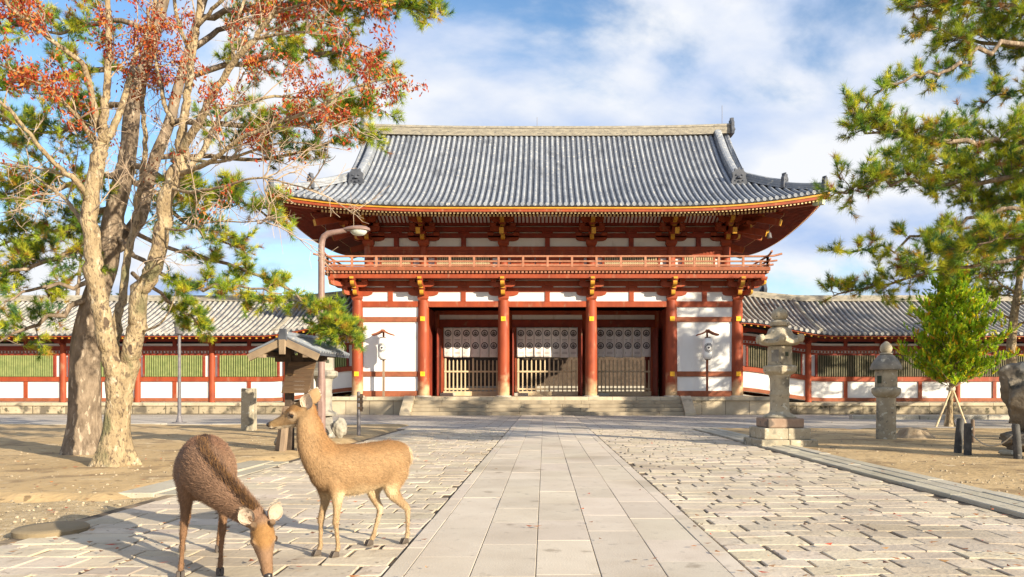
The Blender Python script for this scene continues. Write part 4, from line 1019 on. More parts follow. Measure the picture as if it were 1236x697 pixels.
for t_, w, h in ((0.55,0.05,0.045),(0.66,0.11,0.075),(0.8,0.16,0.10),(0.98,0.175,0.105),(1.12,0.13,0.085),(1.2,0.05,0.04)):
    rings.append([(t_, w*math.cos(2*PI*i/14), z1+0.065+max(-0.02, h*math.sin(2*PI*i/14))) for i in range(14)])
b.loft(rings); hd = b.build('lamp_head', M['metal_purple'], lamp, auto=60)
b = MB(); b.loft([[(0.93+0.21*k*math.cos(2*PI*i/16), 0.145*k*math.sin(2*PI*i/16), z1+0.045-dz) for i in range(16)] for k, dz in ((1,0),(0.95,0.05),(0.7,0.105),(0.3,0.125),(0.05,0.13))])
b.build('lamp_bowl', M['glass_lamp'], hd, auto=60)
# slim lamp pole
D = 29.5; c = P(216.5, 510, D)
sp = thing('lamp_pole', 'slim grey pole with a small lantern head among pine needles before left gallery', 'lamp post', (c.x, D, 0))
b = MB(); b.tube([(0,0,0),(0,0,0.04)], 0.26, 16); b.tube([(0,0,0.04),(0,0,0.16),(0,0,0.3)], [0.14,0.10,0.075], 14); b.tube([(0,0,0.3),(0,0,3.5)], [0.072,0.055], 14); b.build('pole', M['metal_grey'], sp, auto=40)
b = MB(); b.lathe([(0.08,3.5),(0.16,3.56),(0.2,3.95),(0.26,4.0),(0.05,4.15)], n=10); b.build('lamp_head', M['metal_grey'], sp, auto=40)
# stone post
D = 23.6; c = P(300.5, 522, D)
b = MB(); b.box((0,0,0.66), (0.40,0.34,1.44), 0.05, 0.97)
so = b.build('stone_post', M['lantern_stone'], bevel=0.02); so.location = (c.x, D, 0); tag(so, 'square grey stone post standing on the sand left of the notice board', 'stone post')
# metal bollard post with fittings
D = 20.8; c = P(433, 528, D)
bp = thing('barrier_post', 'thin grey steel post with black clamps behind the standing deer', 'post', (c.x, D, 0))
b = MB(); b.tube([(0,0,0),(0,0,1.26)], 0.05, 12); b.lathe([(0.05,1.26),(0.04,1.285),(0.0,1.29)], n=12); b.lathe([(0.09,0),(0.09,0.03),(0.06,0.05)], n=12); b.build('pole', M['metal_grey'], bp, auto=40)
for z in (0.82, 1.0, 1.14):
    b = MB(); b.box((0.05,-0.01,z), (0.14,0.12,0.07)); b.build('clamp', M['wood_dark'], bp, bevel=0.01)
b = MB(); b.box((0.075,-0.01,0.97), (0.07,0.05,0.5)); b.build('clamp_plate', M['wood_dark'], bp, bevel=0.008)

# roofed notice board: gable towards the path, board hung between two posts
D = 15.6; c = P(352, 549, D)
nb = thing('notice_board', 'old wooden notice board with small gabled roof beside the street lamp', 'notice board', (c.x, D, 0), R(-9))
for x in (-0.10, 0.34):
    b = MB(); b.box((x, 0.1, 1.1), (0.15, 0.15, 2.2)); b.build('post', M['wood_dark'], nb, bevel=0.008)
for x, dx in ((-0.10, -0.20), (-0.10, 0.0), (0.34, -0.14), (0.34, 0.2)):
    b = MB(); b.bar((x+dx, 0.1-(0.30 if dx in (0.0,) else 0.12), 0.0), (x+dx*0.15, 0.0, 0.98), 0.11, 0.11, (0, 1, 0)); b.build('strut', M['wood_grey'], nb, bevel=0.006)
M['board'] = material('weathered boards with sun patch', (0.07, 0.042, 0.026), (0.13, 0.08, 0.045), 1.6, 0.8, 0.25, 20, spots=[((0.33, 0.19, 0.07), 2.4, 0.60, 0.14)], coords='obj', stretch=(0.6, 1, 4))  # orange spots imitate a sunlit patch on the old wood
b = MB()
for i in range(8):
    z = 1.27+0.082*i; x0 = -0.12+0.012*i; y = -0.22+0.018*i
    b.add([(x0, y, z), (x0+0.60, y, z), (x0+0.612, y+0.018, z+0.0805), (x0+0.012, y+0.018, z+0.0805), (x0, y+0.04, z), (x0+0.60, y+0.04, z), (x0+0.612, y+0.058, z+0.0805), (x0+0.012, y+0.058, z+0.0805)],
          [(0,1,2,3),(7,6,5,4),(0,4,5,1),(1,5,6,2),(2,6,7,3),(3,7,4,0)])
b.build('board', M['board'], nb, bevel=0.004)
RSH = Matrix.Translation((0.16, 0, 0))
b = MB(); b.M = RSH; b.box((0.0, 0.1, 2.0), (1.15, 0.09, 0.14)); b.box((0.0, 0.1, 2.2), (0.12, 0.1, 0.3)); b.box((0.0, 0.1, 2.33), (0.1, 1.3, 0.1))
for x in (-0.48, 0.48): b.box((x, 0.1, 2.08), (0.09, 1.2, 0.09))
b.build('roof_frame', M['wood_dark'], nb, bevel=0.006)
RH, RE, RWX = 2.42, 2.09, 0.76
b = MB(); b.M = RSH
for s in (-1, 1):
    b.add([(0, -0.62, RH), (0, 0.82, RH), (s*RWX, 0.82, RE), (s*RWX, -0.62, RE), (0, -0.62, RH-0.07), (0, 0.82, RH-0.07), (s*RWX, 0.82, RE-0.06), (s*RWX, -0.62, RE-0.06)],
          [(0,1,2,3),(7,6,5,4),(0,4,5,1),(1,5,6,2),(2,6,7,3),(3,7,4,0)])
rf = b.build('roof', M['tile_dark'], nb)
b = MB(); b.M = RSH
for i in range(13):
    y = -0.58+i*0.113
    for s in (-1, 1): b.tube([(s*0.06, y, RH-0.01), (s*(RWX+0.02), y, RE+0.015)], 0.03, 6)
b.build('cover_tiles', M['tile'], rf)
b = MB(); b.M = RSH; b.tube([(0, -0.66, RH+0.04), (0, 0.86, RH+0.04)], 0.065, 8); b.build('ridge', M['tile'], rf)
b = MB(); b.M = RSH; b.box((0, -0.66, RH+0.03), (0.2, 0.06, 0.24), 0, 0.7); b.build('ridge_end_tile', M['tile_dark'], rf, bevel=0.01)
M['barge'] = material('pale bargeboard', (0.21, 0.15, 0.10), (0.30, 0.225, 0.15), 4, 0.8, 0.2, 25)
for s in (-1, 1):
    b = MB(); b.M = RSH; b.bar((s*0.03, -0.645, RH-0.115), (s*RWX*0.99, -0.645, RE-0.10), 0.05, 0.14, (0, 0, 1)); b.build('bargeboard', M['barge'], nb)
    b = MB(); b.M = RSH; b.box((s*0.48, -0.60, 2.07), (0.11, 0.12, 0.16)); b.build('purlin_end', M['barge'], nb)
b = MB(); b.M = RSH; b.box((0, -0.685, RH-0.22), (0.13, 0.04, 0.30), 0, 1.1); b.build('gable_pendant', M['barge'], nb, bevel=0.01)

# stone lanterns
M['tier_red'] = material('reddish tier stone', (0.24, 0.16, 0.115), (0.34, 0.245, 0.18), 3.0, 0.9, 0.4, 18, spots=[((0.14, 0.11, 0.09), 3, 0.58, 0.1)])
def lantern(name, label, x, y, sc_, stone, dark, wide=True, rz=0.2):
    t = thing(name, label, 'stone lantern', (x, y, 0.0), rz, group='stone lanterns along the approach')
    b = MB()
    if wide:
        rr = random.Random(3)
        for i in range(2): b.box((-0.36+0.72*i, 0, 0.07), (0.71, 1.42, 0.26), 0)
        b.build('base', stone, t, bevel=0.025); b = MB()
        for i in range(2): b.box((-0.30+0.59*i, 0, 0.34), (0.585 if i else 0.60, 1.17, 0.28), 0)
        b.build('base', stone, t, bevel=0.025); b = MB()
        b.box((0, 0, 0.60), (0.92, 0.92, 0.235)); b.build('base', M['tier_red'], t, bevel=0.03)
    else:
        b.box((0, 0, 0.2), (0.62, 0.6, 0.44), 0.1, 0.85); b.build('base', dark, t, bevel=0.05); b = MB(); b.box((0.02, 0, 0.55), (0.52, 0.5, 0.3), 0, 0.8); b.build('base', dark, t, bevel=0.05)
    b = MB(); b.lathe([(0.40, 0.70), (0.42, 0.75), (0.36, 0.80), (0.27, 0.84), (0.245, 0.88), (0.235, 1.26), (0.25, 1.29), (0.25, 1.35), (0.235, 1.38), (0.245, 1.72), (0.27, 1.78), (0.28, 1.82)], n=24); b.build('shaft', stone, t, auto=50)
    b = MB(); b.lathe([(0.27, 1.80), (0.36, 1.84), (0.44, 1.90), (0.45, 2.03), (0.40, 2.05), (0.32, 2.07)], n=6, ph=0.3); b.build('platform', stone, t, bevel=0.015)
    b = MB(); b.lathe([(0.31, 2.06), (0.325, 2.08), (0.325, 2.52), (0.31, 2.55)], n=6, ph=0.3); fb = b.build('fire_box', stone, t, bevel=0.012)
    for k in (3, 4, 5):
        b = MB()
        a = 0.3+2*PI*(k+0.5)/6; d_ = 0.325*math.cos(PI/6); c_ = Vector((math.cos(a)*(d_+0.001), math.sin(a)*(d_+0.001), 2.30))
        if k == 4: b.box((c_.x, c_.y, 2.34), (0.02, 0.09, 0.10), a)
        else: b.box((c_.x, c_.y, 2.30), (0.012, 0.19, 0.30), a)
        b.build('window', M['bars_gap'] if k == 4 else M['lantern_dark'], fb)
    # hexagonal cap with rolled corners
    b = MB(); rings = []
    for r, z, up in ((0.34, 2.56, 0), (0.50, 2.58, 0.03), (0.56, 2.61, 0.10), (0.55, 2.68, 0.15), (0.44, 2.74, 0.06), (0.36, 2.85, 0.0), (0.28, 2.98, 0), (0.17, 3.05, 0), (0.15, 3.06, 0)):
        ring = []
        for i in range(36):
            a = 2*PI*i/36; ph = ((a*6/(2*PI)) % 1); k = abs(ph-0.5)*2
            rad = r*math.cos(PI/6)/math.cos((ph-0.5)*PI/3) if r > 0.3 else r; rad *= (1+0.06*k**4 if r > 0.4 else 1)
            ring.append((rad*math.cos(a+0.3), rad*math.sin(a+0.3), z+up*k**3))
        rings.append(ring)
    b.loft(rings)
    cap = b.build('cap', dark if not wide else stone, t, auto=45)
    for i in range(6):
        b = MB(); a = 0.3+2*PI*i/6; b.lathe([(0.05, -0.09), (0.085, -0.04), (0.09, 0.05), (0.05, 0.11)], (0.55*math.cos(a), 0.55*math.sin(a), 2.73), 10)
        b.build('corner_scroll', dark if not wide else stone, cap, auto=50)
    b = MB(); b.lathe([(0.15, 3.04), (0.24, 3.07), (0.25, 3.16), (0.19, 3.21), (0.14, 3.22), (0.19, 3.27), (0.215, 3.36), (0.17, 3.46), (0.06, 3.53), (0.02, 3.56)], n=20); b.build('finial', stone, t, auto=50)
    t.scale = (sc_, sc_, sc_*1.0); return t
M['lantern_mid'] = material('greyed lantern stone', (0.24, 0.22, 0.185), (0.36, 0.33, 0.27), 4.0, 0.9, 0.45, 16, spots=[((0.14, 0.13, 0.12), 3.2, 0.56, 0.1)])
c = P(941, 540, 17.6); t = lantern('stone_lantern', 'tall stone lantern on a stepped square base right of the paved approach', c.x, 17.6, 0.93, M['lantern_stone'], M['lantern_stone'], True, 0.05)
c = P(391, 532, 20.2); t = lantern('stone_lantern', 'dark mossy stone lantern partly hidden behind the mauve street lamp', c.x, 20.2, 0.90, M['lantern_mid'], M['lantern_dark'], False, 0.35)
# round capped short lantern
c = P(1069.5, 532, 19.4)
t = thing('stone_lantern', 'short round stone lantern with conical cap and ball standing by a tree stump', 'stone lantern', (c.x, 19.4, 0), 0, group='stone lanterns along the approach')
b = MB(); b.lathe([(0.25, -0.05), (0.245, 0.3), (0.235, 1.0), (0.24, 1.14)], n=24); b.build('shaft', M['lantern_stone'], t, auto=50)
b = MB(); b.lathe([(0.24, 1.13), (0.30, 1.18), (0.355, 1.25), (0.36, 1.36), (0.33, 1.39), (0.28, 1.40)], n=24); b.build('platform', M['lantern_stone'], t, auto=50)
b = MB(); b.lathe([(0.27, 1.395), (0.275, 1.42), (0.27, 1.84), (0.26, 1.86)], n=24); fb = b.build('fire_box', M['lantern_stone'], t, auto=50)
b = MB(); b.box((-0.235, -0.135, 1.60), (0.02, 0.12, 0.2), 0.52); b.build('window', M['bars_gap'], fb)
b = MB(); b.lathe([(0.27, 1.85), (0.385, 1.86), (0.395, 1.90), (0.36, 2.0), (0.29, 2.12), (0.20, 2.22), (0.14, 2.26)], n=24); b.build('cap', M['lantern_dark'], t, auto=50)
b = MB(); b.lathe([(0.13, 2.25), (0.17, 2.27), (0.15, 2.30), (0.11, 2.31), (0.145, 2.35), (0.155, 2.43), (0.13, 2.51), (0.08, 2.56), (0.03, 2.60)], n=20); b.build('finial', M['lantern_stone'], t, auto=60)

# rough stones: displaced icospheres with flat facets
def boulder(name, loc, dims, seed, mat, sub=4, amp=0.16, cut=0.4):
    bm = bmesh.new(); bmesh.ops.create_icosphere(bm, subdivisions=sub, radius=1)
    rr = random.Random(seed); planes = [(Vector((rr.gauss(0,1), rr.gauss(0,1), rr.gauss(0,1))).normalized(), rr.uniform(0.62, 0.9)) for _ in range(9)]
    for v in bm.verts:
        p = v.co.copy()
        for n_, d in planes:
            e = p.dot(n_)-d
            if e > 0: p -= n_*e*0.85
        p *= 1+amp*0.4*(fbm(p.x*1.2+seed, p.y*1.2+p.z, 1.6, seed)*0.5+fbm(p.z*2+seed, p.x*2-p.y, 2.5, seed)*0.25)
        v.co = Vector((p.x*dims[0]/2, p.y*dims[1]/2, p.z*dims[2]/2))
    mz = min(v.co.z for v in bm.verts)
    for v in bm.verts: v.co.z -= mz
    me = bpy.data.meshes.new(name); bm.to_mesh(me); bm.free(); me.polygons.foreach_set('use_smooth', [True]*len(me.polygons)); me.materials.append(mat)
    o = bpy.data.objects.new(name, me); col.objects.link(o); o.location = loc; return o
c = P(1254, 545, 15.9)
tag(boulder('plinth_stone', (c.x, 15.9, -0.05), (1.7, 1.1, 0.55), 5, M['rock'], 5, 0.3), 'low rough stone carrying the big upright boulder at right edge', 'plinth stone')
tag(boulder('boulder', (c.x+0.05, 15.95, 0.42), (2.15, 1.0, 1.62), 12, M['rock'], 5, 0.42), 'big dark weathered boulder standing upright on a low stone at right edge', 'boulder')
tag(boulder('small_rock', (P(341, 546, 16.2).x, 16.2, 0.03), (0.36, 0.3, 0.30), 8, M['lantern_stone'], 4, 0.5), 'pale rough stone lying at the foot of the notice board', 'rock')
tag(boulder('small_rock', (P(409, 531, 19.4).x, 19.4, 0.03), (0.40, 0.35, 0.58), 21, M['lantern_mid'], 4, 0.5), 'upright pale stone beside the dark lantern base', 'rock')
tag(boulder('small_rock', (P(1218, 553, 14.9).x, 14.9, 0.0), (0.42, 0.3, 0.16), 31, M['lantern_stone'], 3), 'small flat rock in front of the boulder, between rope posts', 'rock')
# black rope posts
M['post_black'] = material('charred post', (0.045, 0.045, 0.045), (0.10, 0.095, 0.09), 6, 0.8, 0.3, 30, spots=[((0.24, 0.22, 0.19), 5, 0.64, 0.06)])
pts = [(P(1156, 548, 15.5), 0.72, 'leaning black wooden rope post, leftmost before the boulder', 0.06), (P(1168, 551, 15.0), 0.64, 'upright black rope post standing just in front of the leaning one', 0.0), (P(1229, 557, 14.2), 0.66, 'black rope post in front of the boulder at right edge', -0.05), (P(1174, 536, 18.4), 0.58, 'thin pale rope post farther back behind the black pair', 0.0)]
tops = []
for (c, h, lb, ln), w in zip(pts, (0.15, 0.14, 0.14, 0.09)):
    b = MB(); b.tube([(0, 0, -0.05), (ln*0.5, 0, h*0.5), (ln, 0, h-0.03), (ln*1.02, 0, h)], [w*0.55, w*0.53, w*0.5, w*0.4], 12)
    o = b.build('rope_post', M['post_black'] if w > 0.1 else M['wood_grey'], auto=50); o.location = (c.x, c.y, 0.02); tag(o, lb, 'rope post', 'rope posts round the boulder'); tops.append(Vector((c.x+ln*0.8, c.y, h*0.72)))
def rope(a, b_, sag, label):
    p = [a+(b_-a)*t_-Vector((0, 0, sag*4*t_*(1-t_))) for t_ in lin(0, 1, 14)]
    m = MB(); m.tube(p, 0.014, 6); o = m.build('rope', M['rope'], smooth=True); tag(o, label, 'rope', 'ropes strung between posts')
rope(tops[1]+Vector((0.06, 0, 0)), tops[2]-Vector((0.06, 0, 0)), 0.24, 'long pale rope sagging from the black post pair to the right edge post')
rope(tops[3]+Vector((0, -0.03, 0)), tops[0]+Vector((0.02, 0.06, 0)), 0.12, 'short pale rope from the thin rear post to the leaning black post')
# tree stump
c = P(1103, 531, 20.2); b = MB(); rr = random.Random(4); rings = []
for z, r in ((-0.05, 0.62), (0.03, 0.52), (0.10, 0.42), (0.2, 0.36), (0.24, 0.33), (0.22, 0.16), (0.20, 0.02)):
    rings.append([(r*(1+0.13*math.sin(3*a+1)+0.09*math.sin(7*a))*math.cos(a), r*0.9*(1+0.13*math.sin(3*a+1)+0.09*math.sin(7*a))*math.sin(a), z+(0.03*math.sin(2*a) if z > 0.1 else 0)) for a in [2*PI*i/28 for i in range(28)]])
b.loft(rings); st = b.build('tree_stump', material('old stump wood', (0.26, 0.19, 0.12), (0.40, 0.31, 0.21), 5, 0.9, 0.6, 18), smooth=True); st.location = (c.x, 20.2, 0.03); tag(st, 'low weathered tree stump with spreading roots beside the short round lantern', 'tree stump')
# ------------------------------------------------------------ trees
def bark(name, c1, c2, sc_, c3, bump, stretch=(1, 1, 0.35)):
    return material(name, c1, c2, sc_, 0.92, bump, sc_*2.5, spots=[(c3, sc_*1.4, 0.56, 0.06)], stretch=stretch, bdist=0.03)
M['bark_pale'] = material('pale mottled bark', (0.22, 0.16, 0.092), (0.39, 0.30, 0.18), 5.0, 0.92, 0.9, 26, spots=[((0.13, 0.095, 0.062), 22.0, 0.55, 0.08), ((0.42, 0.35, 0.25), 12.0, 0.59, 0.08), ((0.15, 0.135, 0.07), 2.6, 0.60, 0.10), ((0.10, 0.07, 0.048), 7.0, 0.64, 0.04)], stretch=(1, 1, 0.5), bdist=0.05)
M['bark_pine'] = material('plated pine bark', (0.12, 0.088, 0.062), (0.25, 0.19, 0.135), 9.0, 0.95, 1.0, 14, spots=[((0.34, 0.27, 0.20), 12.0, 0.58, 0.05)], stretch=(1, 1, 0.4), bdist=0.05)
M['twig'] = material('bare twig', (0.30, 0.22, 0.155), (0.42, 0.325, 0.235), 3, 0.9)
M['twig_pine'] = material('pine twig', (0.12, 0.08, 0.055), (0.22, 0.155, 0.105), 3, 0.9)
M['needles'] = material('pine needles', (1, 1, 1), None, rough=0.6, attr=True, translucent=0.35, spec=0.25)
M['leaves'] = material('autumn leaves', (1, 1, 1), None, rough=0.7, attr=True, translucent=0.35, spec=0.2)

def fast_mesh(name, verts, nper, cols, mat, parent):
    """verts (N*nper,3), one polygon of nper corners each"""
    n = len(verts)//nper; me = bpy.data.meshes.new(name)
    me.vertices.add(n*nper); me.vertices.foreach_set('co', np.ascontiguousarray(verts, dtype=np.float32).ravel())
    me.loops.add(n*nper); me.loops.foreach_set('vertex_index', np.arange(n*nper, dtype=np.int32))
    me.polygons.add(n); me.polygons.foreach_set('loop_start', np.arange(0, n*nper, nper, dtype=np.int32))
    me.update(calc_edges=True); me.validate()
    at = me.attributes.new('Col', 'FLOAT_COLOR', 'FACE'); at.data.foreach_set('color', np.ascontiguousarray(cols, dtype=np.float32).ravel())
    me.materials.append(mat); o = bpy.data.objects.new(name, me); col.objects.link(o)
    if parent is not None: o.parent = parent
    return o

def unit(a): return a/np.maximum(np.linalg.norm(a, axis=-1, keepdims=True), 1e-9)
def perp(a, rng):
    r = rng.normal(size=a.shape); r -= a*(r*a).sum(-1, keepdims=True); return unit(r)
def needles(name, pos, axis, rng, parent, n=26, L=(0.09, 0.15), w=0.008, pal=None, shoot=0.09, th=(0.35, 1.25)):
    pos = np.asarray(pos); axis = unit(np.asarray(axis)); T = len(pos)
    P0 = np.repeat(pos, n, 0); A = np.repeat(axis, n, 0); u = rng.random((T*n, 1))
    s_ = perp(A, rng); ang = rng.uniform(th[0], th[1], (T*n, 1))
    d = unit(A*np.cos(ang)+s_*np.sin(ang)+np.array([0, 0, 0.12])); L_ = rng.uniform(L[0], L[1], (T*n, 1))
    base = P0+A*(u-0.7)*shoot; side = unit(np.cross(d, rng.normal(size=d.shape)))*w/2
    v = np.stack([base-side, base+side, base+d*L_], 1).reshape(-1, 3)
    ci = rng.choice(len(pal), size=T, p=[p[1] for p in pal]); c = np.array([p[0] for p in pal])[ci]*rng.uniform(0.75, 1.25, (T, 1))
    c = np.repeat(c, n, 0)*rng.uniform(0.85, 1.15, (T*n, 1)); cols = np.concatenate([c, np.ones((T*n, 1))], 1)
    return fast_mesh(name, v, 3, cols, M['needles'], parent)

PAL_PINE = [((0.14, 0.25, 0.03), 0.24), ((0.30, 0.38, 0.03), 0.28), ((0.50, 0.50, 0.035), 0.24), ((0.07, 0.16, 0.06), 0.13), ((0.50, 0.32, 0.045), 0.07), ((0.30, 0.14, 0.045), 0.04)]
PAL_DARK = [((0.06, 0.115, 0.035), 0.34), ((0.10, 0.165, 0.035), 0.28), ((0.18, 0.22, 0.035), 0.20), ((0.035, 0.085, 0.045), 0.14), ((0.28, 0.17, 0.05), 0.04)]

def rv(rr, s=1.0): return Vector((rr.gauss(0, s), rr.gauss(0, s), rr.gauss(0, s)))
def curve(p, d, L_, rr, n=4, bend=0.25, up=0.0):
    pts = [p.copy()]; d = d.normalized()
    for k in range(n):
        d = (d+rv(rr, bend/n**0.5)+Vector((0, 0, up/n))).normalized(); pts.append(pts[-1]+d*(L_/n))
    return pts, d

def pine_foliage(br, path, rr, tips, dens=1.0, t0=0.25, size=1.0, r_main=0.03, flat=0.55):
    """side shoots all along a limb; each carries needle tufts on its twigs"""
    path = [Vector(p) for p in path]; seg = [(path[i+1]-path[i]).length for i in range(len(path)-1)]; L_ = sum(seg)
    n = max(3, int(L_*(1-t0)*8.5*dens)); acc = [0]
    for s in seg: acc.append(acc[-1]+s)
    for k in range(n):
        t_ = t0+(1-t0)*(k+rr.random())/n; q = t_*L_
        i = max(j for j in range(len(seg)) if acc[j] <= q); f = (q-acc[i])/max(seg[i], 1e-6); p = path[i].lerp(path[i+1], min(1, f)); tg = (path[i+1]-path[i]).normalized()
        side = rv(rr); side.z *= flat; side -= tg*side.dot(tg)*0.6
        d = (side.normalized()+tg*rr.uniform(0.1, 0.7)+Vector((0, 0, 0.12))).normalized()
        l1 = rr.uniform(0.3, 0.85)*size*(1.1-0.45*t_)
        a, de = curve(p, d, l1, rr, 4, 0.35, 0.18); br.tube(a, [0.013*size, 0.011*size, 0.009*size, 0.007*size, 0.005*size], 4, False)
        for m in range(rr.randint(6, 10)):
            j = rr.choice([1, 2, 2, 3, 3, 4]); q0 = a[j]; dd = (de+rv(rr, 0.75)+Vector((0, 0, 0.18))).normalized(); l2 = rr.uniform(0.10, 0.32)*size
            b_, db = curve(q0, dd, l2, rr, 2, 0.3, 0.25); br.tube(b_, [0.006*size, 0.005*size, 0.003*size], 3, False)
            tips.append((b_[-1], db))
            if l2 > 0.2*size: tips.append((b_[1], (db+rv(rr, 0.4)).normalized()))
        tips.append((a[-1], de))
    a, de = curve(path[-1], path[-1]-path[-2], 0.3*size, rr, 3, 0.3, 0.2)
    for q in a[1:]: tips.append((q, de))

def px(pts, D, dD=0.0):
    n = len(pts); return [P(p[0], p[1], (p[2] if len(p) > 2 else D+dD*i/max(1, n-1))) for i, p in enumerate(pts)]

# ---- the pair on the left: big pine behind, bare broadleaf tree with rust leaves in front
LEFT_DENS = 1.25
rr = random.Random(77); rng = np.random.default_rng(7)
D0 = 15.0; base = P(101, 554, D0)
pine = thing('pine_tree', 'big old pine with plated brown trunk standing behind the bare pale barked tree', 'tree', (base.x, base.y, 0))
loc = Vector((base.x, base.y, 0))
class TB(MB):
    pass
def shift(mb, o): mb.v = [(x-o.x, y-o.y, z-o.z) for x, y, z in mb.v]
def trunk_flare(mb, pts, rads, rr, flare=0.45, lobes=5, n=22, height=0.8):
    """a trunk with buttress roots at the foot and an uneven outline"""
    pts = catmull(pts, 6); R_ = np.interp(np.linspace(0, 1, len(pts)), np.linspace(0, 1, len(rads)), rads); rings = []; ph = rr.random()*6
    for p, r in zip(pts, R_):
        h = p.z; k = max(0, 1-h/height)**2; ring = []
        for i in range(n):
            a = 2*PI*i/n; q = r*(1+0.05*math.sin(3*a+h*1.5+ph)+0.03*math.sin(7*a-h*2.3)+0.025*math.sin(11*a+h*5))+r*flare*k*(0.75+0.6*math.sin(lobes*a+ph)+0.3*math.sin(3*a-ph))
            ring.append((p.x+q*math.cos(a), p.y+q*math.sin(a), p.z))
        rings.append(ring)
    mb.loft(rings)
b = MB(); trunk_flare(b, [Vector((base.x, base.y, -0.1)), Vector((base.x, base.y, 0.12)), P(101, 505, D0), P(102, 450, D0), P(107, 400, D0), P(116, 360, D0), P(127, 325, D0), P(132, 290, D0)], [0.40, 0.36, 0.30, 0.275, 0.26, 0.24, 0.22, 0.20], rr, 0.32, 5)
shift(b, loc); b.build('trunk', M['bark_pine'], pine, smooth=True)
br = MB(); tips = []
def tap(path, r0, r1): return [r0+(r1-r0)*i/(len(path)-1) for i in range(len(path))]
main = catmull(px([(130, 310), (137, 265), (142, 243), (151, 205), (155, 180), (160, 133), (168, 101), (176, 75), (187, 40), (200, -10), (215, -60)], D0), 4); br.tube(main, tap(main, 0.205, 0.09), 14, wob=0.06, rnd=rr)
fork = catmull(px([(134, 300, 15.1), (150, 290, 15.4), (170, 259, 15.6), (177, 227, 15.7), (188, 190, 15.7), (204, 150, 15.8), (214, 110, 15.8), (225, 70, 15.9), (240, 20, 16), (255, -30, 16)], D0), 4); br.tube(fork, tap(fork, 0.155, 0.07), 12, wob=0.06, rnd=rr)
LIMBS = [   # (pixels with distances, density, size, foliage start)
    ([(155, 195, 15), (195, 215, 14.6), (240, 232, 14.2), (290, 240, 14.0), (335, 268, 13.8)], 1.2, 0.9, 0.3),
    ([(140, 262, 15), (200, 300, 15.5), (270, 318, 15.6), (340, 345, 15.6), (385, 378, 15.6), (412, 396, 15.5)], 0.7, 0.7, 0.3),
    ([(140, 285, 15), (185, 325, 14.6), (230, 345, 14.2), (290, 345, 14.0), (340, 355, 14)], 0.6, 0.7, 0.35),
    ([(128, 330, 15), (95, 345, 14.6), (50, 348, 14.3), (5, 365, 14.0)], 0.5, 0.8, 0.55),
    ([(150, 205, 15), (95, 222, 14.5), (45, 232, 14.2), (-10, 240, 14)], 1.3, 0.95, 0.2),
    ([(145, 240, 15), (90, 270, 15.6), (40, 285, 15.8), (-15, 300, 16)], 1.3, 0.95, 0.2),
    ([(138, 270, 15), (80, 305, 14.4), (30, 325, 14.0), (-20, 330, 13.8)], 1.2, 0.9, 0.3),
    ([(118, 352, 15), (75, 378, 14.6), (35, 398, 14.4), (-15, 415, 14.2)], 0.8, 0.85, 0.35),
    ([(163, 120, 15), (110, 140, 15.8), (60, 160, 16.2), (0, 150, 16.5)], 1.2, 0.95, 0.2),
    ([(172, 90, 15), (110, 85, 14.4), (50, 100, 14), (-10, 110, 13.8)], 0.9, 0.9, 0.3),
    ([(204, 150, 15.8), (270, 150, 15.4), (340, 150, 15), (410, 142, 14.8), (462, 128, 14.6)], 1.25, 0.95, 0.2),
    ([(188, 190, 15.7), (250, 190, 16.2), (330, 190, 16.4), (400, 172, 16.4), (455, 158, 16.4)], 0.7, 0.85, 0.45),
    ([(218, 95, 15.8), (290, 78, 15.6), (370, 62, 15.4), (430, 70, 15.2), (470, 85, 15)], 1.0, 0.9, 0.2),
    ([(240, 20, 16), (310, 12, 15.6), (390, 2, 15.2), (460, 6, 15.0), (530, 18, 14.9)], 1.15, 0.9, 0.35),
    ([(230, 60, 15.9), (280, 30, 16.4), (350, 20, 16.6), (420, 30, 16.8)], 1.0, 0.9, 0.25),
    ([(187, 40, 15), (130, 25, 15.3), (70, 40, 15.6), (10, 30, 15.8)], 0.9, 0.9, 0.3),
    ([(160, 330, 15.2), (205, 365, 17), (232, 388, 18), (243, 402, 18.4)], 1.2, 0.6, 0.55),
    ([(150, 215, 15), (200, 250, 16.5), (250, 285, 17), (300, 300, 17.2)], 1.0, 0.9, 0.2),
    ([(380, 372, 15.6), (400, 392, 15.4), (415, 402, 15.2), (425, 412, 15.2)], 2.2, 0.7, 0.2),
    ([(250, -10, 16), (300, -25, 15), (380, -30, 14.5), (460, -20, 14)], 1.0, 0.9, 0.2),
]
for pts, dens, size, t0 in LIMBS:
    path = catmull(px(pts, 15), 4); path = [p+rv(rr, 0.035) if 0 < i < len(path)-1 else p for i, p in enumerate(path)]
    br.tube(path, tap(path, 0.075*size, 0.016), 8, wob=0.05, rnd=rr); pine_foliage(br, path, rr, tips, dens*LEFT_DENS, t0, size)
shift(br, loc); br.build('branches', M['bark_pine'], pine, smooth=True)
o = needles('crown', [tuple(p-loc) for p, d in tips], [tuple(d) for p, d in tips], rng, pine, n=40, L=(0.09, 0.18), w=0.009, pal=PAL_PINE)

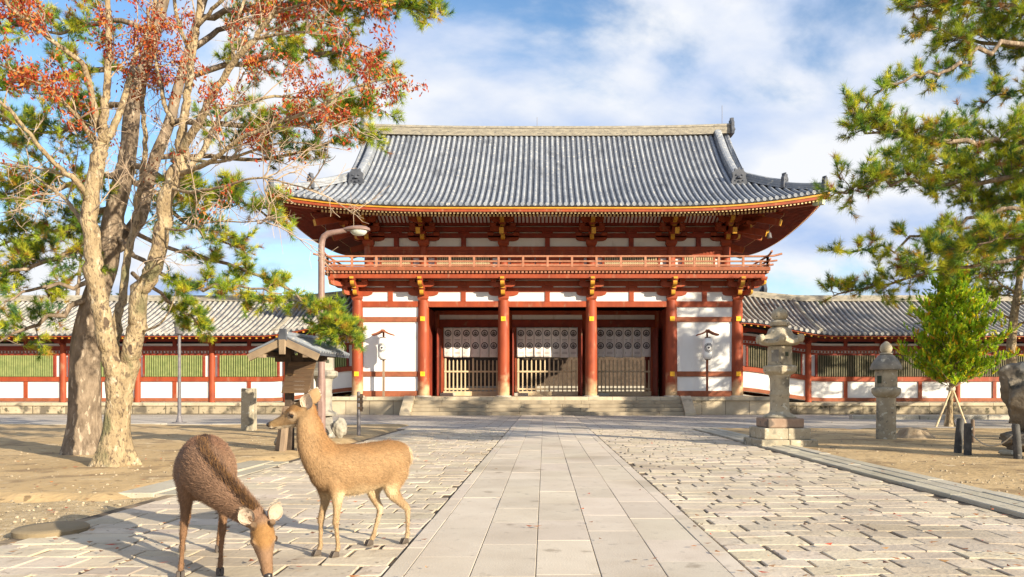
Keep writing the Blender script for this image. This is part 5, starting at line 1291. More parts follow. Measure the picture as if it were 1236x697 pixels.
D1 = 12.6; base = P(137, 568, D1); loc = Vector((base.x, base.y, 0)); rr = random.Random(31)
dt = thing('broadleaf_tree', 'pale barked autumn tree with bare forked stems and a few rust red leaves', 'tree', (base.x, base.y, 0))
b = MB(); trunk_flare(b, [Vector((base.x, base.y, -0.1)), Vector((base.x, base.y, 0.12)), P(140, 520, D1), P(144, 480, D1), P(150, 446, D1), P(158, 424, D1)], [0.30, 0.27, 0.20, 0.19, 0.20, 0.14], rr, 0.45, 5, 26, 0.75)
shift(b, loc); b.build('trunk', M['bark_pale'], dt, smooth=True)
br = MB(); tw = MB(); lpos = []
STEMS = [   # pixel track with distances, start and end radius
    ([(143, 505, 12.6), (140, 462, 12.5), (133, 430, 12.42), (126, 395, 12.35), (117, 352, 12.3), (112, 306, 12.3), (109, 243, 12.3), (116, 205, 12.3), (123, 172, 12.3)], 0.165, 0.11),
    ([(123, 172, 12.3), (125, 145, 12.2), (128, 107, 12.2), (132, 53, 12.1), (131, -5, 12.0), (134, -60, 11.9)], 0.10, 0.045),
    ([(122, 178, 12.3), (139, 150, 12.5), (155, 101, 12.8), (165, 64, 13), (184, 27, 13.2), (190, -30, 13.4)], 0.085, 0.04),
    ([(138, 450, 12.6), (141, 388, 12.7), (148, 357, 12.8), (155, 306, 13.0), (163, 275, 13.1), (167, 243, 13.2), (173, 205, 13.3), (176, 165, 13.4), (172, 120, 13.5), (180, 70, 13.6), (178, 10, 13.7)], 0.105, 0.036),
    ([(144, 500, 12.6), (152, 455, 12.6), (161, 420, 12.5), (166, 388, 12.4), (168, 350, 12.3), (184, 331, 12.25), (195, 278, 12.2), (205, 227, 12.2), (217, 196, 12.2), (219, 171, 12.2)], 0.165, 0.10),
    ([(219, 171, 12.2), (222, 144, 12.1), (227, 107, 12.0), (232, 64, 11.9), (238, 32, 11.85), (243, -5, 11.8), (250, -50, 11.7)], 0.10, 0.045),
    ([(232, 64, 11.9), (219, 40, 11.8), (211, 5, 11.7), (207, -40, 11.6)], 0.05, 0.03),
    ([(238, 32, 11.85), (256, 12, 11.7), (275, -8, 11.6), (290, -40, 11.5)], 0.045, 0.028),
    ([(219, 185, 12.2), (238, 152, 11.9), (251, 125, 11.7), (267, 99, 11.5), (283, 75, 11.35), (307, 48, 11.2), (330, 16, 11.1), (350, -10, 11.0)], 0.095, 0.035),
    ([(283, 75, 11.35), (280, 40, 11.5), (295, 0, 11.6), (300, -40, 11.7)], 0.04, 0.025),
    ([(221, 208, 12.2), (243, 186, 12.6), (255, 160, 12.9), (270, 136, 13.1), (290, 127, 13.3), (330, 117, 13.5), (370, 118, 13.7), (420, 110, 13.8)], 0.07, 0.018),
    ([(219, 210, 12.2), (240, 202, 11.8), (262, 190, 11.5), (290, 168, 11.3), (330, 150, 11.1), (380, 130, 10.9), (430, 105, 10.8), (490, 92, 10.7)], 0.06, 0.014),
    ([(211, 150, 12.2), (200, 130, 12.4), (195, 105, 12.6), (188, 75, 12.8), (186, 40, 12.9)], 0.06, 0.03),
    ([(109, 250, 12.3), (102, 232, 12.1), (88, 215, 11.9), (73, 204, 11.75), (48, 178, 11.5), (27, 150, 11.3), (0, 124, 11.1), (-30, 105, 11)], 0.075, 0.025),
    ([(112, 172, 12.3), (100, 150, 12.0), (88, 136, 11.8), (70, 118, 11.6), (30, 92, 11.4), (-10, 75, 11.2)], 0.06, 0.02),
    ([(118, 160, 12.3), (112, 120, 12.1), (101, 80, 11.9), (82, 64, 11.75), (64, 50, 11.6), (40, 30, 11.4), (12, 8, 11.2), (-5, -20, 11.1)], 0.07, 0.03),
    ([(110, 290, 12.3), (95, 262, 12.7), (78, 240, 13.0), (62, 228, 13.2), (30, 205, 13.4), (-10, 195, 13.6)], 0.06, 0.015),
    ([(205, 227, 12.2), (232, 232, 11.7), (270, 225, 11.3), (310, 215, 11.0), (350, 222, 10.8), (385, 232, 10.6)], 0.04, 0.009),
    ([(196, 275, 12.2), (220, 278, 11.8), (255, 268, 11.5), (300, 268, 11.2), (340, 262, 11.0)], 0.03, 0.007),
    ([(219, 190, 12.2), (262, 196, 12.0), (310, 180, 11.8), (350, 172, 11.6), (400, 178, 11.4)], 0.045, 0.01),
    ([(168, 350, 12.3), (172, 332, 12.0), (186, 322, 11.9), (200, 300, 11.7)], 0.03, 0.01),
    ([(330, 16, 11.1), (380, 2, 10.9), (430, -5, 10.8)], 0.03, 0.012),
    ([(307, 48, 11.2), (350, 40, 11.0), (400, 42, 10.8), (450, 60, 10.7)], 0.032, 0.009),
    ([(172, 400, 12.4), (192, 392, 12.1), (206, 372, 11.9), (212, 352, 11.8)], 0.028, 0.008),
]
def leafy(p):                                   # rust leaves hang in clumps towards the crown's outside
    q = (p.x-CX)*F_PX/p.y+657; z = 470-(p.z-CH)*F_PX/p.y
    k = fbm(p.x*1.1, p.z*1.1+p.y, 1.0, 3)
    if z < 125 and q < 150: return 1.1+0.5*k
    if z < 110 and 130 < q < 340: return 0.42+0.6*k
    if q > 340 and z < 140: return 0.85+0.5*k
    if z < 170: return 0.10+0.35*k
    if z < 260: return 0.03+0.12*k
    return 0.01
for pts, r0, r1 in STEMS:
    path = catmull(px(pts, 12.3), 5); path = [p+rv(rr, r0*0.10) if 0 < i < len(path)-1 else p for i, p in enumerate(path)]
    if r0 < 0.12: r0 *= 0.74; r1 *= 0.74
    br.tube(path, tap(path, r0, r1), 14 if r0 > 0.1 else 9, wob=0.05 if r0 > 0.05 else 0.0, rnd=rr)
    L_ = sum((path[i+1]-path[i]).length for i in range(len(path)-1)); start = 0.3 if r0 < 0.12 else 0.7
    n = int(L_*3.3*(1-start))
    for k in range(n):
        i = int((start+(1-start)*rr.random())*(len(path)-2)); p = path[i]; tg = (path[i+1]-path[i]).normalized()
        if p.z < 3.4 and rr.random() < 0.75: continue
        side = rv(rr); side -= tg*side.dot(tg); d = (side.normalized()*0.8+tg*0.8+Vector((0, 0, 0.25))).normalized(); l1 = rr.uniform(0.5, 1.5)
        a, de = curve(p, d, l1, rr, 6, 0.45, 0.1); tw.tube(a, [0.013, 0.0115, 0.010, 0.0085, 0.007, 0.0055, 0.004], 5, False)
        for m in range(rr.randint(3, 6)):
            j = rr.randint(1, 6); dd = (de+rv(rr, 0.6)).normalized(); l2 = rr.uniform(0.2, 0.7); c_, dc = curve(a[j], dd, l2, rr, 4, 0.4, 0.05); tw.tube(c_, [0.006, 0.005, 0.0045, 0.004, 0.003], 4, False)
            q = leafy(c_[-1])
            for w_ in range(2):
                e_, _ = curve(c_[rr.randint(1, 3)], (dc+rv(rr, 0.6)).normalized(), rr.uniform(0.12, 0.35), rr, 2, 0.4, 0); tw.tube(e_, [0.004, 0.0035, 0.003], 3, False)
                if rr.random() < q: lpos += [x+rv(rr, 0.05) for x in e_ for _ in range(6)]
            if rr.random() < q: lpos += [c_[rr.randint(1, 4)]+rv(rr, 0.06) for _ in range(rr.randint(10, 26))]
shift(br, loc); br.build('branches', M['bark_pale'], dt, smooth=True); shift(tw, loc); tw.build('twigs', M['twig'], dt)
def leaf_mesh(name, pos, rng, parent, L=(0.05, 0.10), w=0.28, pal=None, droop=1.2, mat='leaves'):
    pos = np.asarray(pos); n = len(pos); d = unit(rng.normal(size=(n, 3))*np.array([1, 1, 0.6])-np.array([0, 0, droop])); l = rng.uniform(L[0], L[1], (n, 1)); s_ = perp(d, rng)*l*w
    v = np.stack([pos, pos+d*l*0.45+s_, pos+d*l, pos+d*l*0.45-s_], 1).reshape(-1, 3)
    ci = rng.choice(len(pal), size=n, p=[p[1] for p in pal]); c = np.array([p[0] for p in pal])[ci]*rng.uniform(0.8, 1.2, (n, 1))
    return fast_mesh(name, v, 4, np.concatenate([c, np.ones((n, 1))], 1), M[mat], parent)
leaf_mesh('leaves', [tuple(p-loc) for p in lpos], rng, dt, pal=[((0.36, 0.055, 0.022), 0.38), ((0.46, 0.11, 0.03), 0.27), ((0.24, 0.04, 0.026), 0.2), ((0.52, 0.22, 0.045), 0.15)], L=(0.045, 0.09), w=0.22)

# ---- pine leaning in from the right; its trunk stands just outside the frame
rr = random.Random(5); D2 = 13.5
base = P(1345, 560, D2); loc = Vector((base.x, base.y, 0))
rp = thing('pine_tree', 'near pine reaching long needle covered limbs in from the upper right', 'tree', (base.x, base.y, 0))
b = MB(); trunk_flare(b, [Vector((base.x, base.y, -0.1)), Vector((base.x, base.y, 0.15)), P(1348, 480, D2), P(1340, 380, D2), P(1350, 260, D2), P(1335, 150, D2), P(1320, 30, D2), P(1300, -90, D2)], [0.42, 0.38, 0.3, 0.28, 0.25, 0.21, 0.17, 0.12], rr, 0.5); shift(b, loc); b.build('trunk', M['bark_pine'], rp, smooth=True)
br = MB(); tips = []
LIMBS2 = [
    ([(1325, 60, 13.5), (1270, 25, 13.2), (1200, 8, 12.9), (1140, 12, 12.7), (1095, 8, 12.6)], 1.5, 0.85, 0.2, 0.06),
    ([(1330, 110, 13.5), (1270, 70, 13.8), (1210, 55, 14), (1160, 45, 14.2), (1115, 30, 14.3)], 1.5, 0.85, 0.25, 0.06),
    ([(1325, 100, 13.5), (1260, 50, 13.0), (1190, 62, 12.7), (1165, 76, 12.6), (1140, 88, 12.5), (1105, 92, 12.4), (1062, 110, 12.4), (1043, 132, 12.4)], 0.45, 0.65, 0.55, 0.05),
    ([(1340, 190, 13.5), (1270, 170, 13.0), (1200, 172, 12.6), (1130, 168, 12.3), (1070, 160, 12.2), (1030, 140, 12.2)], 1.35, 0.85, 0.3, 0.065),
    ([(1340, 215, 13.5), (1270, 195, 14), (1190, 200, 14.3), (1130, 195, 14.5), (1080, 185, 14.6)], 1.4, 0.85, 0.3, 0.06),
    ([(1345, 250, 13.5), (1270, 215, 13.0), (1200, 218, 12.7), (1120, 222, 12.5), (1060, 222, 12.4), (1012, 232, 12.3)], 1.05, 0.8, 0.3, 0.06),
    ([(1345, 300, 13.5), (1270, 262, 13.4), (1210, 255, 13.4), (1160, 268, 13.3), (1110, 285, 13.2), (1050, 304, 13.1), (1003, 302, 13.0)], 0.35, 0.6, 0.5, 0.05),
    ([(1345, 310, 13.5), (1270, 285, 13.0), (1200, 290, 12.7), (1150, 300, 12.5), (1095, 318, 12.4)], 1.2, 0.8, 0.3, 0.055),
    ([(1345, 330, 13.5), (1270, 310, 14), (1190, 318, 14.2), (1120, 330, 14.3), (1060, 345, 14.4), (1005, 358, 14.4)], 1.0, 0.75, 0.4, 0.05),
    ([(1345, 270, 13.5), (1280, 240, 14.5), (1220, 240, 15), (1160, 245, 15.2)], 1.3, 0.9, 0.2, 0.055),
    ([(1335, 140, 13.5), (1280, 120, 14.5), (1240, 110, 15), (1195, 120, 15.3)], 1.0, 0.9, 0.25, 0.055),
    ([(1325, 30, 13.5), (1270, -15, 13.5), (1200, -25, 13.5), (1130, -20, 13.5)], 1.3, 0.9, 0.2, 0.055),
    ([(1345, 300, 13.5), (1290, 280, 12.4), (1230, 285, 12.0), (1180, 295, 11.8)], 1.2, 0.8, 0.3, 0.05),
    ([(1350, 220, 13.5), (1420, 180, 14), (1490, 170, 14.5), (1560, 190, 15)], 1.2, 1.0, 0.2, 0.06),
    ([(1340, 120, 13.5), (1400, 60, 15), (1460, 20, 17), (1500, 0, 18)], 1.2, 1.0, 0.2, 0.06),
    ([(1345, 200, 13.5), (1370, 150, 11.5), (1390, 120, 10), (1400, 110, 9)], 1.2, 1.0, 0.2, 0.06),
]
for pts, dens, size, t0, r0 in LIMBS2:
    path = catmull(px(pts, 13), 4); path = [p+rv(rr, 0.04) if 0 < i < len(path)-1 else p for i, p in enumerate(path)]
    br.tube(path, tap(path, r0, 0.013), 8, wob=0.06, rnd=rr); pine_foliage(br, path, rr, tips, dens*1.25, t0, size)
shift(br, loc); br.build('branches', M['bark_pine'], rp, smooth=True)
needles('crown', [tuple(p-loc) for p, d in tips], [tuple(d) for p, d in tips], rng, rp, n=50, L=(0.08, 0.165), w=0.0068, pal=PAL_PINE)

# ---- farther pines: right edge behind the boulder, two beyond the left gallery front, and shade trees right of the forecourt
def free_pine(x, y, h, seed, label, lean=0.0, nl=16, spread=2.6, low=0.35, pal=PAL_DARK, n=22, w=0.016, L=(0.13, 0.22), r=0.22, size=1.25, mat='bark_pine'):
    rr = random.Random(seed); t = thing('pine_tree', label, 'tree', (x, y, 0))
    b = MB(); sp = [Vector((lean*h*q+0.18*math.sin(q*6+seed), 0.15*math.sin(q*5+seed*2), h*q-0.1)) for q in lin(0, 1, 8)]; trunk_flare(b, sp, [r*1.3, r*1.05, r*0.95, r*0.85, r*0.7, r*0.55, r*0.35, r*0.15], rr, 0.4, 5, 14); b.build('trunk', M[mat], t, smooth=True)
    br = MB(); tips = []; sp = catmull(sp, 5)
    for k in range(nl):
        q = low+(1-low)*(k+0.5)/nl; p = sp[int(q*(len(sp)-1))]; a = k*2.4+rr.uniform(-0.5, 0.5); l = spread*(1.15-0.75*(q-low)/(1-low))*rr.uniform(0.7, 1.15)
        path, d = curve(p, Vector((math.cos(a), math.sin(a), 0.25)), l, rr, 6, 0.35, 0.0); br.tube(path, tap(path, 0.05, 0.015), 6); pine_foliage(br, path, rr, tips, 0.9, 0.3, size)
    br.build('branches', M[mat], t, smooth=True); needles('crown', [tuple(p) for p, d in tips], [tuple(d) for p, d in tips], np.random.default_rng(seed), t, n=n, L=L, w=w, pal=pal)
    return t
c = P(1229, 500, 29.0)
free_pine(c.x, 29.0, 9.2, 3, 'slender pale trunked pine behind the boulder at right edge', 0.0, 15, 2.9, 0.42, PAL_PINE, r=0.19, mat='bark_pale')
free_pine(19.0, 18.0, 11.0, 8, 'pine outside the right edge whose shade falls across the forecourt', 0.03, 22, 3.6, 0.28)
free_pine(24.5, 6.0, 13.0, 53, 'pine outside the right edge, farthest from the gate of the tall ones', 0.0, 22, 3.6, 0.3)
free_pine(22.0, 10.5, 12.5, 43, 'broad pine outside the right edge, set back from the approach', -0.02, 22, 4.0, 0.3)
free_pine(29.0, 31.0, 13.0, 47, 'tall pine outside the right edge close before the right gallery', -0.02, 22, 4.0, 0.25)
free_pine(23.0, 27.5, 12.0, 13, 'tall pine outside the right edge shading the right gallery', -0.02, 24, 4.0, 0.25)
free_pine(27.0, 21.0, 13.0, 17, 'farthest of the tall pines outside the right edge', 0.02, 24, 4.0, 0.25)
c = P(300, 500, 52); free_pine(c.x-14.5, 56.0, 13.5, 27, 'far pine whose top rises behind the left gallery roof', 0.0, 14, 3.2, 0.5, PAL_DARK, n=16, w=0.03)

# ---- young bright conifer with three support stakes
c = P(1146, 516, 26.5); yt = thing('young_tree', 'young bright yellow green conifer propped by pale stakes on right sand', 'young tree', (c.x, 26.5, 0)); rr = random.Random(19); rng2 = np.random.default_rng(3)
b = MB(); tp = [Vector((0, 0, -0.1)), Vector((0.03, 0, 0.8)), Vector((0.1, 0, 1.7)), Vector((0.12, 0, 3.2)), Vector((0.1, 0, 5.2))]; trunk_flare(b, tp, [0.12, 0.10, 0.09, 0.06, 0.02], rr, 0.5, 4, 12, 0.4); b.build('trunk', M['bark_pale'], yt, smooth=True)
br = MB(); pos = []; ax = []
for k in range(230):
    q = (k+rr.random())/230; z = 1.6+4.1*q; a = k*2.39996+rr.uniform(-0.4, 0.4); prof = 2.0*min(1, (q+0.05)/0.2)**0.6*(1-q)**0.62+0.12; prof *= 1+0.16*math.sin(3*a+q*9)+0.12*math.sin(2*a-q*17); l = prof*rr.uniform(0.55, 1.15)
    path, d = curve(Vector((0.1, 0, z-0.25*l)), Vector((math.cos(a), math.sin(a), 0.28)), l, rr, 4, 0.22, 0.35); br.tube(path, [0.016, 0.013, 0.010, 0.007, 0.004], 4, False)
    for m in range(int(7+9*l)):
        f = rr.uniform(0.3, 1.0); i = min(3, int(f*4)); p = path[i].lerp(path[i+1], f*4-i); d2 = (d*0.5+rv(rr, 0.55)+Vector((0, 0, 0.9))).normalized(); pp, dd = curve(p, d2, rr.uniform(0.08, 0.34), rr, 2, 0.2, 0.3); pos.append(pp[-1]); ax.append(dd)
        if rr.random() < 0.5: pos.append(pp[1]); ax.append(dd)
br.build('branches', M['twig_pine'], yt)
needles('crown', [tuple(p) for p in pos], [tuple(p) for p in ax], rng2, yt, n=24, L=(0.06, 0.13), w=0.03, pal=[((0.28, 0.46, 0.02), 0.34), ((0.46, 0.60, 0.025), 0.38), ((0.70, 0.64, 0.03), 0.14), ((0.68, 0.38, 0.02), 0.05), ((0.14, 0.28, 0.025), 0.09)], shoot=0.14, th=(0.1, 0.9))
sup = thing('tree_support', 'three pale wooden stakes tied as a tripod round the young conifer trunk', 'tree support', (c.x, 26.5, 0))
for i, (x, y) in enumerate(((-0.62, -0.25), (0.42, -0.35), (0.15, 0.6))):
    b = MB(); e = Vector((0.06, 0, 1.42)); p0 = Vector((x, y, 0.0)); b.tube([p0, p0+(e-p0)*1.12+Vector((0.02*i, 0.03*i-0.06, 0))], [0.04, 0.033], 8); b.build('stake', M['wood_pale'], sup, auto=50)
b = MB(); b.lathe([(0.14, 1.3), (0.15, 1.36), (0.14, 1.42)], (0.05, 0, 0), 12); b.build('tie', M['rope'], sup, auto=50)

# ---- wooded ground beyond the precinct, seen only through the doorways
rng3 = np.random.default_rng(12); n = 30000
pos = np.stack([rng3.uniform(-60, 60, n), rng3.uniform(110, 122, n), rng3.random(n)**1.3*9], 1); pos[:, 2] *= 0.75+0.25*np.sin(pos[:, 0]*0.7)
lf = leaf_mesh('treeline', pos, rng3, None, L=(0.5, 0.9), w=0.4, droop=0.2, pal=[((0.05, 0.08, 0.03), 0.5), ((0.08, 0.11, 0.03), 0.3), ((0.14, 0.10, 0.04), 0.2)]); tag(lf, 'dark line of trees glimpsed through the gate doorways', 'trees', kind='stuff')

print('tips', len(tips), len(lpos))
# ------------------------------------------------------------ deer
def mesh_union(mb, voxel, smooth, name):
    me = mb.mesh(name); bm = bmesh.new(); bm.from_mesh(me); bmesh.ops.recalc_face_normals(bm, faces=bm.faces); bm.to_mesh(me); bm.free()
    o = bpy.data.objects.new(name, me); col.objects.link(o)
    r = o.modifiers.new('r', 'REMESH'); r.mode = 'VOXEL'; r.voxel_size = voxel
    s_ = o.modifiers.new('s', 'SMOOTH'); s_.factor = 0.5; s_.iterations = smooth
    bpy.context.view_layer.update(); dg = bpy.context.evaluated_depsgraph_get(); me2 = bpy.data.meshes.new_from_object(o.evaluated_get(dg)); bpy.data.objects.remove(o); me2.name = name
    return me2
def sweep(mb, st, n=20, side=(0, 1, 0)):
    """stations: (x, y, z, half width, half height[, top bias]); rings stand square to the path"""
    pts = [Vector(s[:3]) for s in st]; rings = []; sd = Vector(side)
    for k, s in enumerate(st):
        t_ = (pts[min(k+1, len(pts)-1)]-pts[max(k-1, 0)]).normalized(); a = (sd-t_*sd.dot(t_)).normalized(); u = t_.cross(a); 
        ex = s[5] if len(s) > 5 else 0.0; ring = []
        for i in range(n):
            g = 2*PI*i/n; c_, q = math.cos(g), math.sin(g); ring.append(pts[k]+a*(s[3]*c_*(1-ex*q))+u*(s[4]*q))
        rings.append(ring)
    mb.loft(rings)
def densify(st, per=4):
    a = np.array([list(s)+[0]*(6-len(s)) for s in st], float); n = len(a); out = []
    q = np.vstack([2*a[0]-a[1], a, 2*a[-1]-a[-2]])
    for i in range(1, n):
        p0, p1, p2, p3 = q[i-1], q[i], q[i+1], q[i+2]
        for k in range(per):
            t_ = k/per; v = 0.5*(2*p1+(p2-p0)*t_+(2*p0-5*p1+4*p2-p3)*t_*t_+(3*p1-p0-3*p2+p3)*t_**3); v[3:5] = np.maximum(v[3:5], 0.004); out.append(tuple(v))
    out.append(tuple(a[-1])); return out

M['fur'] = material('deer coat', (1, 1, 1), (0.80, 0.78, 0.74), 60, 0.85, 0.35, 160, coords='obj', attr=True, spec=0.15, bdist=0.006)
M['hair'] = material('coat hairs', (1, 1, 1), None, rough=0.75, attr=True, spec=0.2)
M['nose'] = material('wet black nose', (0.02, 0.016, 0.015), None, rough=0.35, spec=0.5)
M['eye'] = material('dark eye', (0.012, 0.008, 0.006), None, rough=0.08, spec=0.6)
M['hoof'] = material('dark hoof', (0.055, 0.042, 0.035), (0.09, 0.07, 0.055), 8, 0.5)
M['antler'] = material('sawn antler stub', (0.20, 0.12, 0.065), (0.11, 0.07, 0.04), 12, 0.7)

def deer(name, label, loc, yaw, scale, neck, head_o, head_dir, legs, pal, belly=1.0, head_roll=0.0, male=False, seed=1, hsc=1.0, ear_len=0.155):
    """local frame: x towards the head, z up. neck: stations; head_o: poll point; head_dir: from poll to nose"""
    root = thing(name, label, 'deer', loc, yaw); root.scale = (scale,)*3; rr = random.Random(seed); rng = np.random.default_rng(seed)
    mb = MB()
    W = belly
    torso = [(-0.53, 0, 0.745, 0.03, 0.05), (-0.50, 0, 0.745, 0.085, 0.115), (-0.43, 0, 0.75, 0.132*W, 0.16), (-0.33, 0, 0.745, 0.158*W, 0.182), (-0.2, 0, 0.722, 0.172*W, 0.198), (-0.04, 0, 0.700, 0.183*W, 0.212, 0.06), (0.10, 0, 0.698, 0.180*W, 0.216, 0.08), (0.22, 0, 0.712, 0.160*W, 0.210, 0.1), (0.31, 0, 0.735, 0.134, 0.190, 0.1), (0.385, 0, 0.76, 0.105, 0.155), (0.43, 0, 0.775, 0.06, 0.10)]
    sweep(mb, densify(torso), 28)
    sweep(mb, densify(neck), 22)
    # head
    hd = Vector(head_dir).normalized(); ho = Vector(head_o); side = Vector((0, 1, 0)); side = (side-hd*side.dot(hd)).normalized(); up = hd.cross(side).normalized()
    if up.z < 0 and abs(hd.z) < 0.8: up = -up
    Mh = Matrix((( hd.x, side.x, up.x, ho.x), (hd.y, side.y, up.y, ho.y), (hd.z, side.z, up.z, ho.z), (0, 0, 0, 1))) @ Matrix.Rotation(head_roll, 4, 'X') @ Matrix.Scale(hsc, 4)
    hs = [(-0.045, 0, -0.01, 0.02, 0.028), (-0.03, 0, -0.008, 0.05, 0.064), (0.02, 0, 0.0, 0.062, 0.084), (0.07, 0, -0.006, 0.066, 0.086), (0.115, 0, -0.014, 0.058, 0.074, 0.12), (0.16, 0, -0.024, 0.045, 0.058, 0.1), (0.21, 0, -0.032, 0.035, 0.041), (0.255, 0, -0.039, 0.031, 0.034), (0.285, 0, -0.043, 0.027, 0.028), (0.298, 0, -0.045, 0.014, 0.015)]
    m2 = MB(); m2.M = Mh; sweep(m2, densify(hs), 20); 
    # brow bulges and jaw
    for s in (-1, 1): m2.lathe([(0.004, -0.02), (0.018, -0.014), (0.022, 0), (0.018, 0.014), (0.004, 0.02)], (0.098, s*0.047, 0.024), 10)
    sweep(m2, densify([(0.0, 0, -0.045, 0.02, 0.02), (0.06, 0, -0.055, 0.042, 0.03), (0.13, 0, -0.055, 0.030, 0.025), (0.22, 0, -0.062, 0.02, 0.015), (0.27, 0, -0.062, 0.012, 0.01)]), 14)
    b0 = len(mb.v); mb.v += m2.v; mb.f += [[b0+i for i in f] for f in m2.f]; mb.m += m2.m; mb.cols += m2.cols
    for lg in legs: sweep(mb, densify(lg), 16, side=(0, 1, 0.0))
    # tail
    sweep(mb, densify([(-0.50, 0, 0.86, 0.03, 0.025), (-0.545, 0, 0.82, 0.034, 0.022), (-0.57, 0, 0.75, 0.028, 0.018), (-0.575, 0, 0.69, 0.010, 0.008)]), 12)
    me = mesh_union(mb, 0.0105, 5, 'body'); nv = len(me.vertices); co = np.empty(nv*3, np.float32); me.vertices.foreach_get('co', co); co = co.reshape(-1, 3)
    Mi = np.array(Mh.inverted()); hc = (np.c_[co, np.ones(nv)] @ Mi.T)[:, :3]
    def S(a, b_, x): t_ = np.clip((x-a)/(b_-a), 0, 1); return t_*t_*(3-2*t_)
    x, y, z = co.T; nz = (np.sin(x*23+y*17)+np.sin(z*31-x*13)+np.sin(y*29+z*19))/3
    C = {k: np.array(v) for k, v in pal.items()}
    c = np.tile(C['flank'], (nv, 1)).astype(float)
    def mixc(c, k, t_): return c*(1-t_[:, None])+C[k]*t_[:, None]
    ishead = (hc[:, 0] > -0.06) & (hc[:, 0] < 0.33) & (np.abs(hc[:, 1]) < 0.1) & (np.abs(hc[:, 2]) < 0.13)
    trunkw = S(-0.6, -0.5, x)*S(0.55, 0.42, x)
    c = mixc(c, 'back', S(0.80, 0.90, z+0.02*nz)*S(0.5, 0.36, x)*0.9)
    if pal.get('stripe') is not None: c = mixc(c, 'stripe', S(0.05, 0.012, np.abs(y))*S(0.84, 0.89, z)*S(0.5, 0.4, x))
    c = mixc(c, 'belly', S(0.60, 0.50, z+0.02*nz)*trunkw*S(0.36, 0.25, np.abs(x))*pal.get('belly_amt', 1.0))
    c = mixc(c, 'leg', S(0.50, 0.36, z+0.03*nz)); c = mixc(c, 'shin', S(0.16, 0.05, z)*0.5)
    c = mixc(c, 'inner', S(0.62, 0.48, z)*S(-0.22, -0.32, x)*S(0.12, 0.04, np.abs(y))*0.8)
    c = mixc(c, 'rump', 0.55*S(-0.475, -0.525, x)*S(0.55, 0.62, z)*S(0.105, 0.07, np.abs(y)))
    hx, hy, hz = hc.T
    h_ = ishead.astype(float)
    c = mixc(c, 'face', h_*S(-0.04, 0.02, hx)); c = mixc(c, 'brow', h_*S(0.02, 0.045, hz)*S(0.0, 0.05, hx)*S(0.2, 0.12, hx)*0.9)
    c = mixc(c, 'muzzle', h_*S(0.17, 0.25, hx)); c = mixc(c, 'chin', h_*S(-0.045, -0.06, hz+0.0*hx)*S(0.05, 0.15, hx)); c = mixc(c, 'chin', h_*S(0.252, 0.27, hx)*S(-0.038, -0.05, hz))
    for s in (-1, 1): c = mixc(c, 'chin', h_*S(0.045, 0.025, np.sqrt((hx-0.098)**2+(hz-0.005)**2+(hy-s*0.055)**2))*0.22)
    c *= (1+0.10*nz+0.05*np.sin(x*61+z*47)*np.sin(y*53-z*67))[:, None]
    at = me.attributes.new('Col', 'FLOAT_COLOR', 'POINT'); at.data.foreach_set('color', np.c_[c, np.ones(nv)].astype(np.float32).ravel())
    me.polygons.foreach_set('use_smooth', [True]*len(me.polygons)); me.materials.append(M['fur'])
    body = bpy.data.objects.new('body', me); col.objects.link(body); body.parent = root
    # short coat hairs lying back along the body
    nf = len(me.polygons); cen = np.empty(nf*3, np.float32); me.polygons.foreach_get('center', cen); cen = cen.reshape(-1, 3); nr = np.empty(nf*3, np.float32); me.polygons.foreach_get('normal', nr); nr = nr.reshape(-1, 3)
    pv = np.array([p.vertices[0] for p in me.polygons]); fc = c[pv]
    keep = (cen[:, 2] > 0.05); idx = np.where(keep)[0]; idx = np.concatenate([idx]*3); n = len(idx)
    fcn = cen[idx]+rng.normal(0, 0.004, (n, 3)); nn = nr[idx]; onh = ishead[pv][idx][:, None]
    flow = np.tile(np.array([-1.0, 0, -0.45]), (n, 1)); flow = np.where(onh, -np.array(hd)[None, :], flow)
    neckm = ((cen[idx, 0] > 0.40) & (~onh[:, 0])); nd = -(Vector(neck[-1][:3])-Vector(neck[0][:3])).normalized(); flow[neckm] = np.array(nd)
    flow[(cen[idx, 2] < 0.5) & ~onh[:, 0]] = np.array([-0.2, 0, -1.0])
    flow = flow-nn*(flow*nn).sum(1, keepdims=True); flow = unit(flow+rng.normal(0, 0.25, (n, 3))); L_ = 0.009+0.022*rng.random((n, 1))**2; L_ = np.where(onh, L_*0.45, L_); L_ = np.where((cen[idx, 2] < 0.45)[:, None], L_*0.6, L_)
    tip = fcn+flow*L_+nn*L_*rng.uniform(0.06, 0.28, (n, 1)); sd = unit(np.cross(flow, nn))*0.0016
    v = np.stack([fcn-sd, fcn+sd, tip], 1).reshape(-1, 3); hcx = fc[idx]*rng.uniform(0.68, 1.34, (n, 1))
    fast_mesh('coat', v, 3, np.c_[hcx, np.ones(n)], M['hair'], body)
    if male:                                  # raised dark mane along the nape
        nk = [Vector(s[:3]) for s in densify(neck)]; hh = [s[4] for s in densify(neck)]; q = 2600; vv = []; cc = []
        for i in range(q):
            t_ = rng.random()*(len(nk)-2); k = int(t_); p = nk[k].lerp(nk[k+1], t_-k); tg = (nk[k+1]-nk[k]).normalized(); a = Vector((0, 1, 0)); a = (a-tg*a.dot(tg)).normalized(); u = tg.cross(a); u = u if u.dot(Vector(head_o)-p+Vector((0,0,3))) > 0 else -u
            w_ = rng.normal(0, 0.016); base = p+u*(hh[k]*0.93)+a*w_; l = 0.05*(0.6+0.8*rng.random())*(0.6 if k < 3 else 1); d = (u*0.8-tg*0.35+a*rng.normal(0, 0.2)+Vector(rng.normal(0, 0.12, 3))).normalized(); sdv = a*0.0016
            vv += [base-sdv, base+sdv, base+d*l]; cc.append(np.append(np.array([0.05, 0.028, 0.018])*rng.uniform(0.7, 1.6) if rng.random() < 0.75 else np.array([0.22, 0.11, 0.04]), 1))
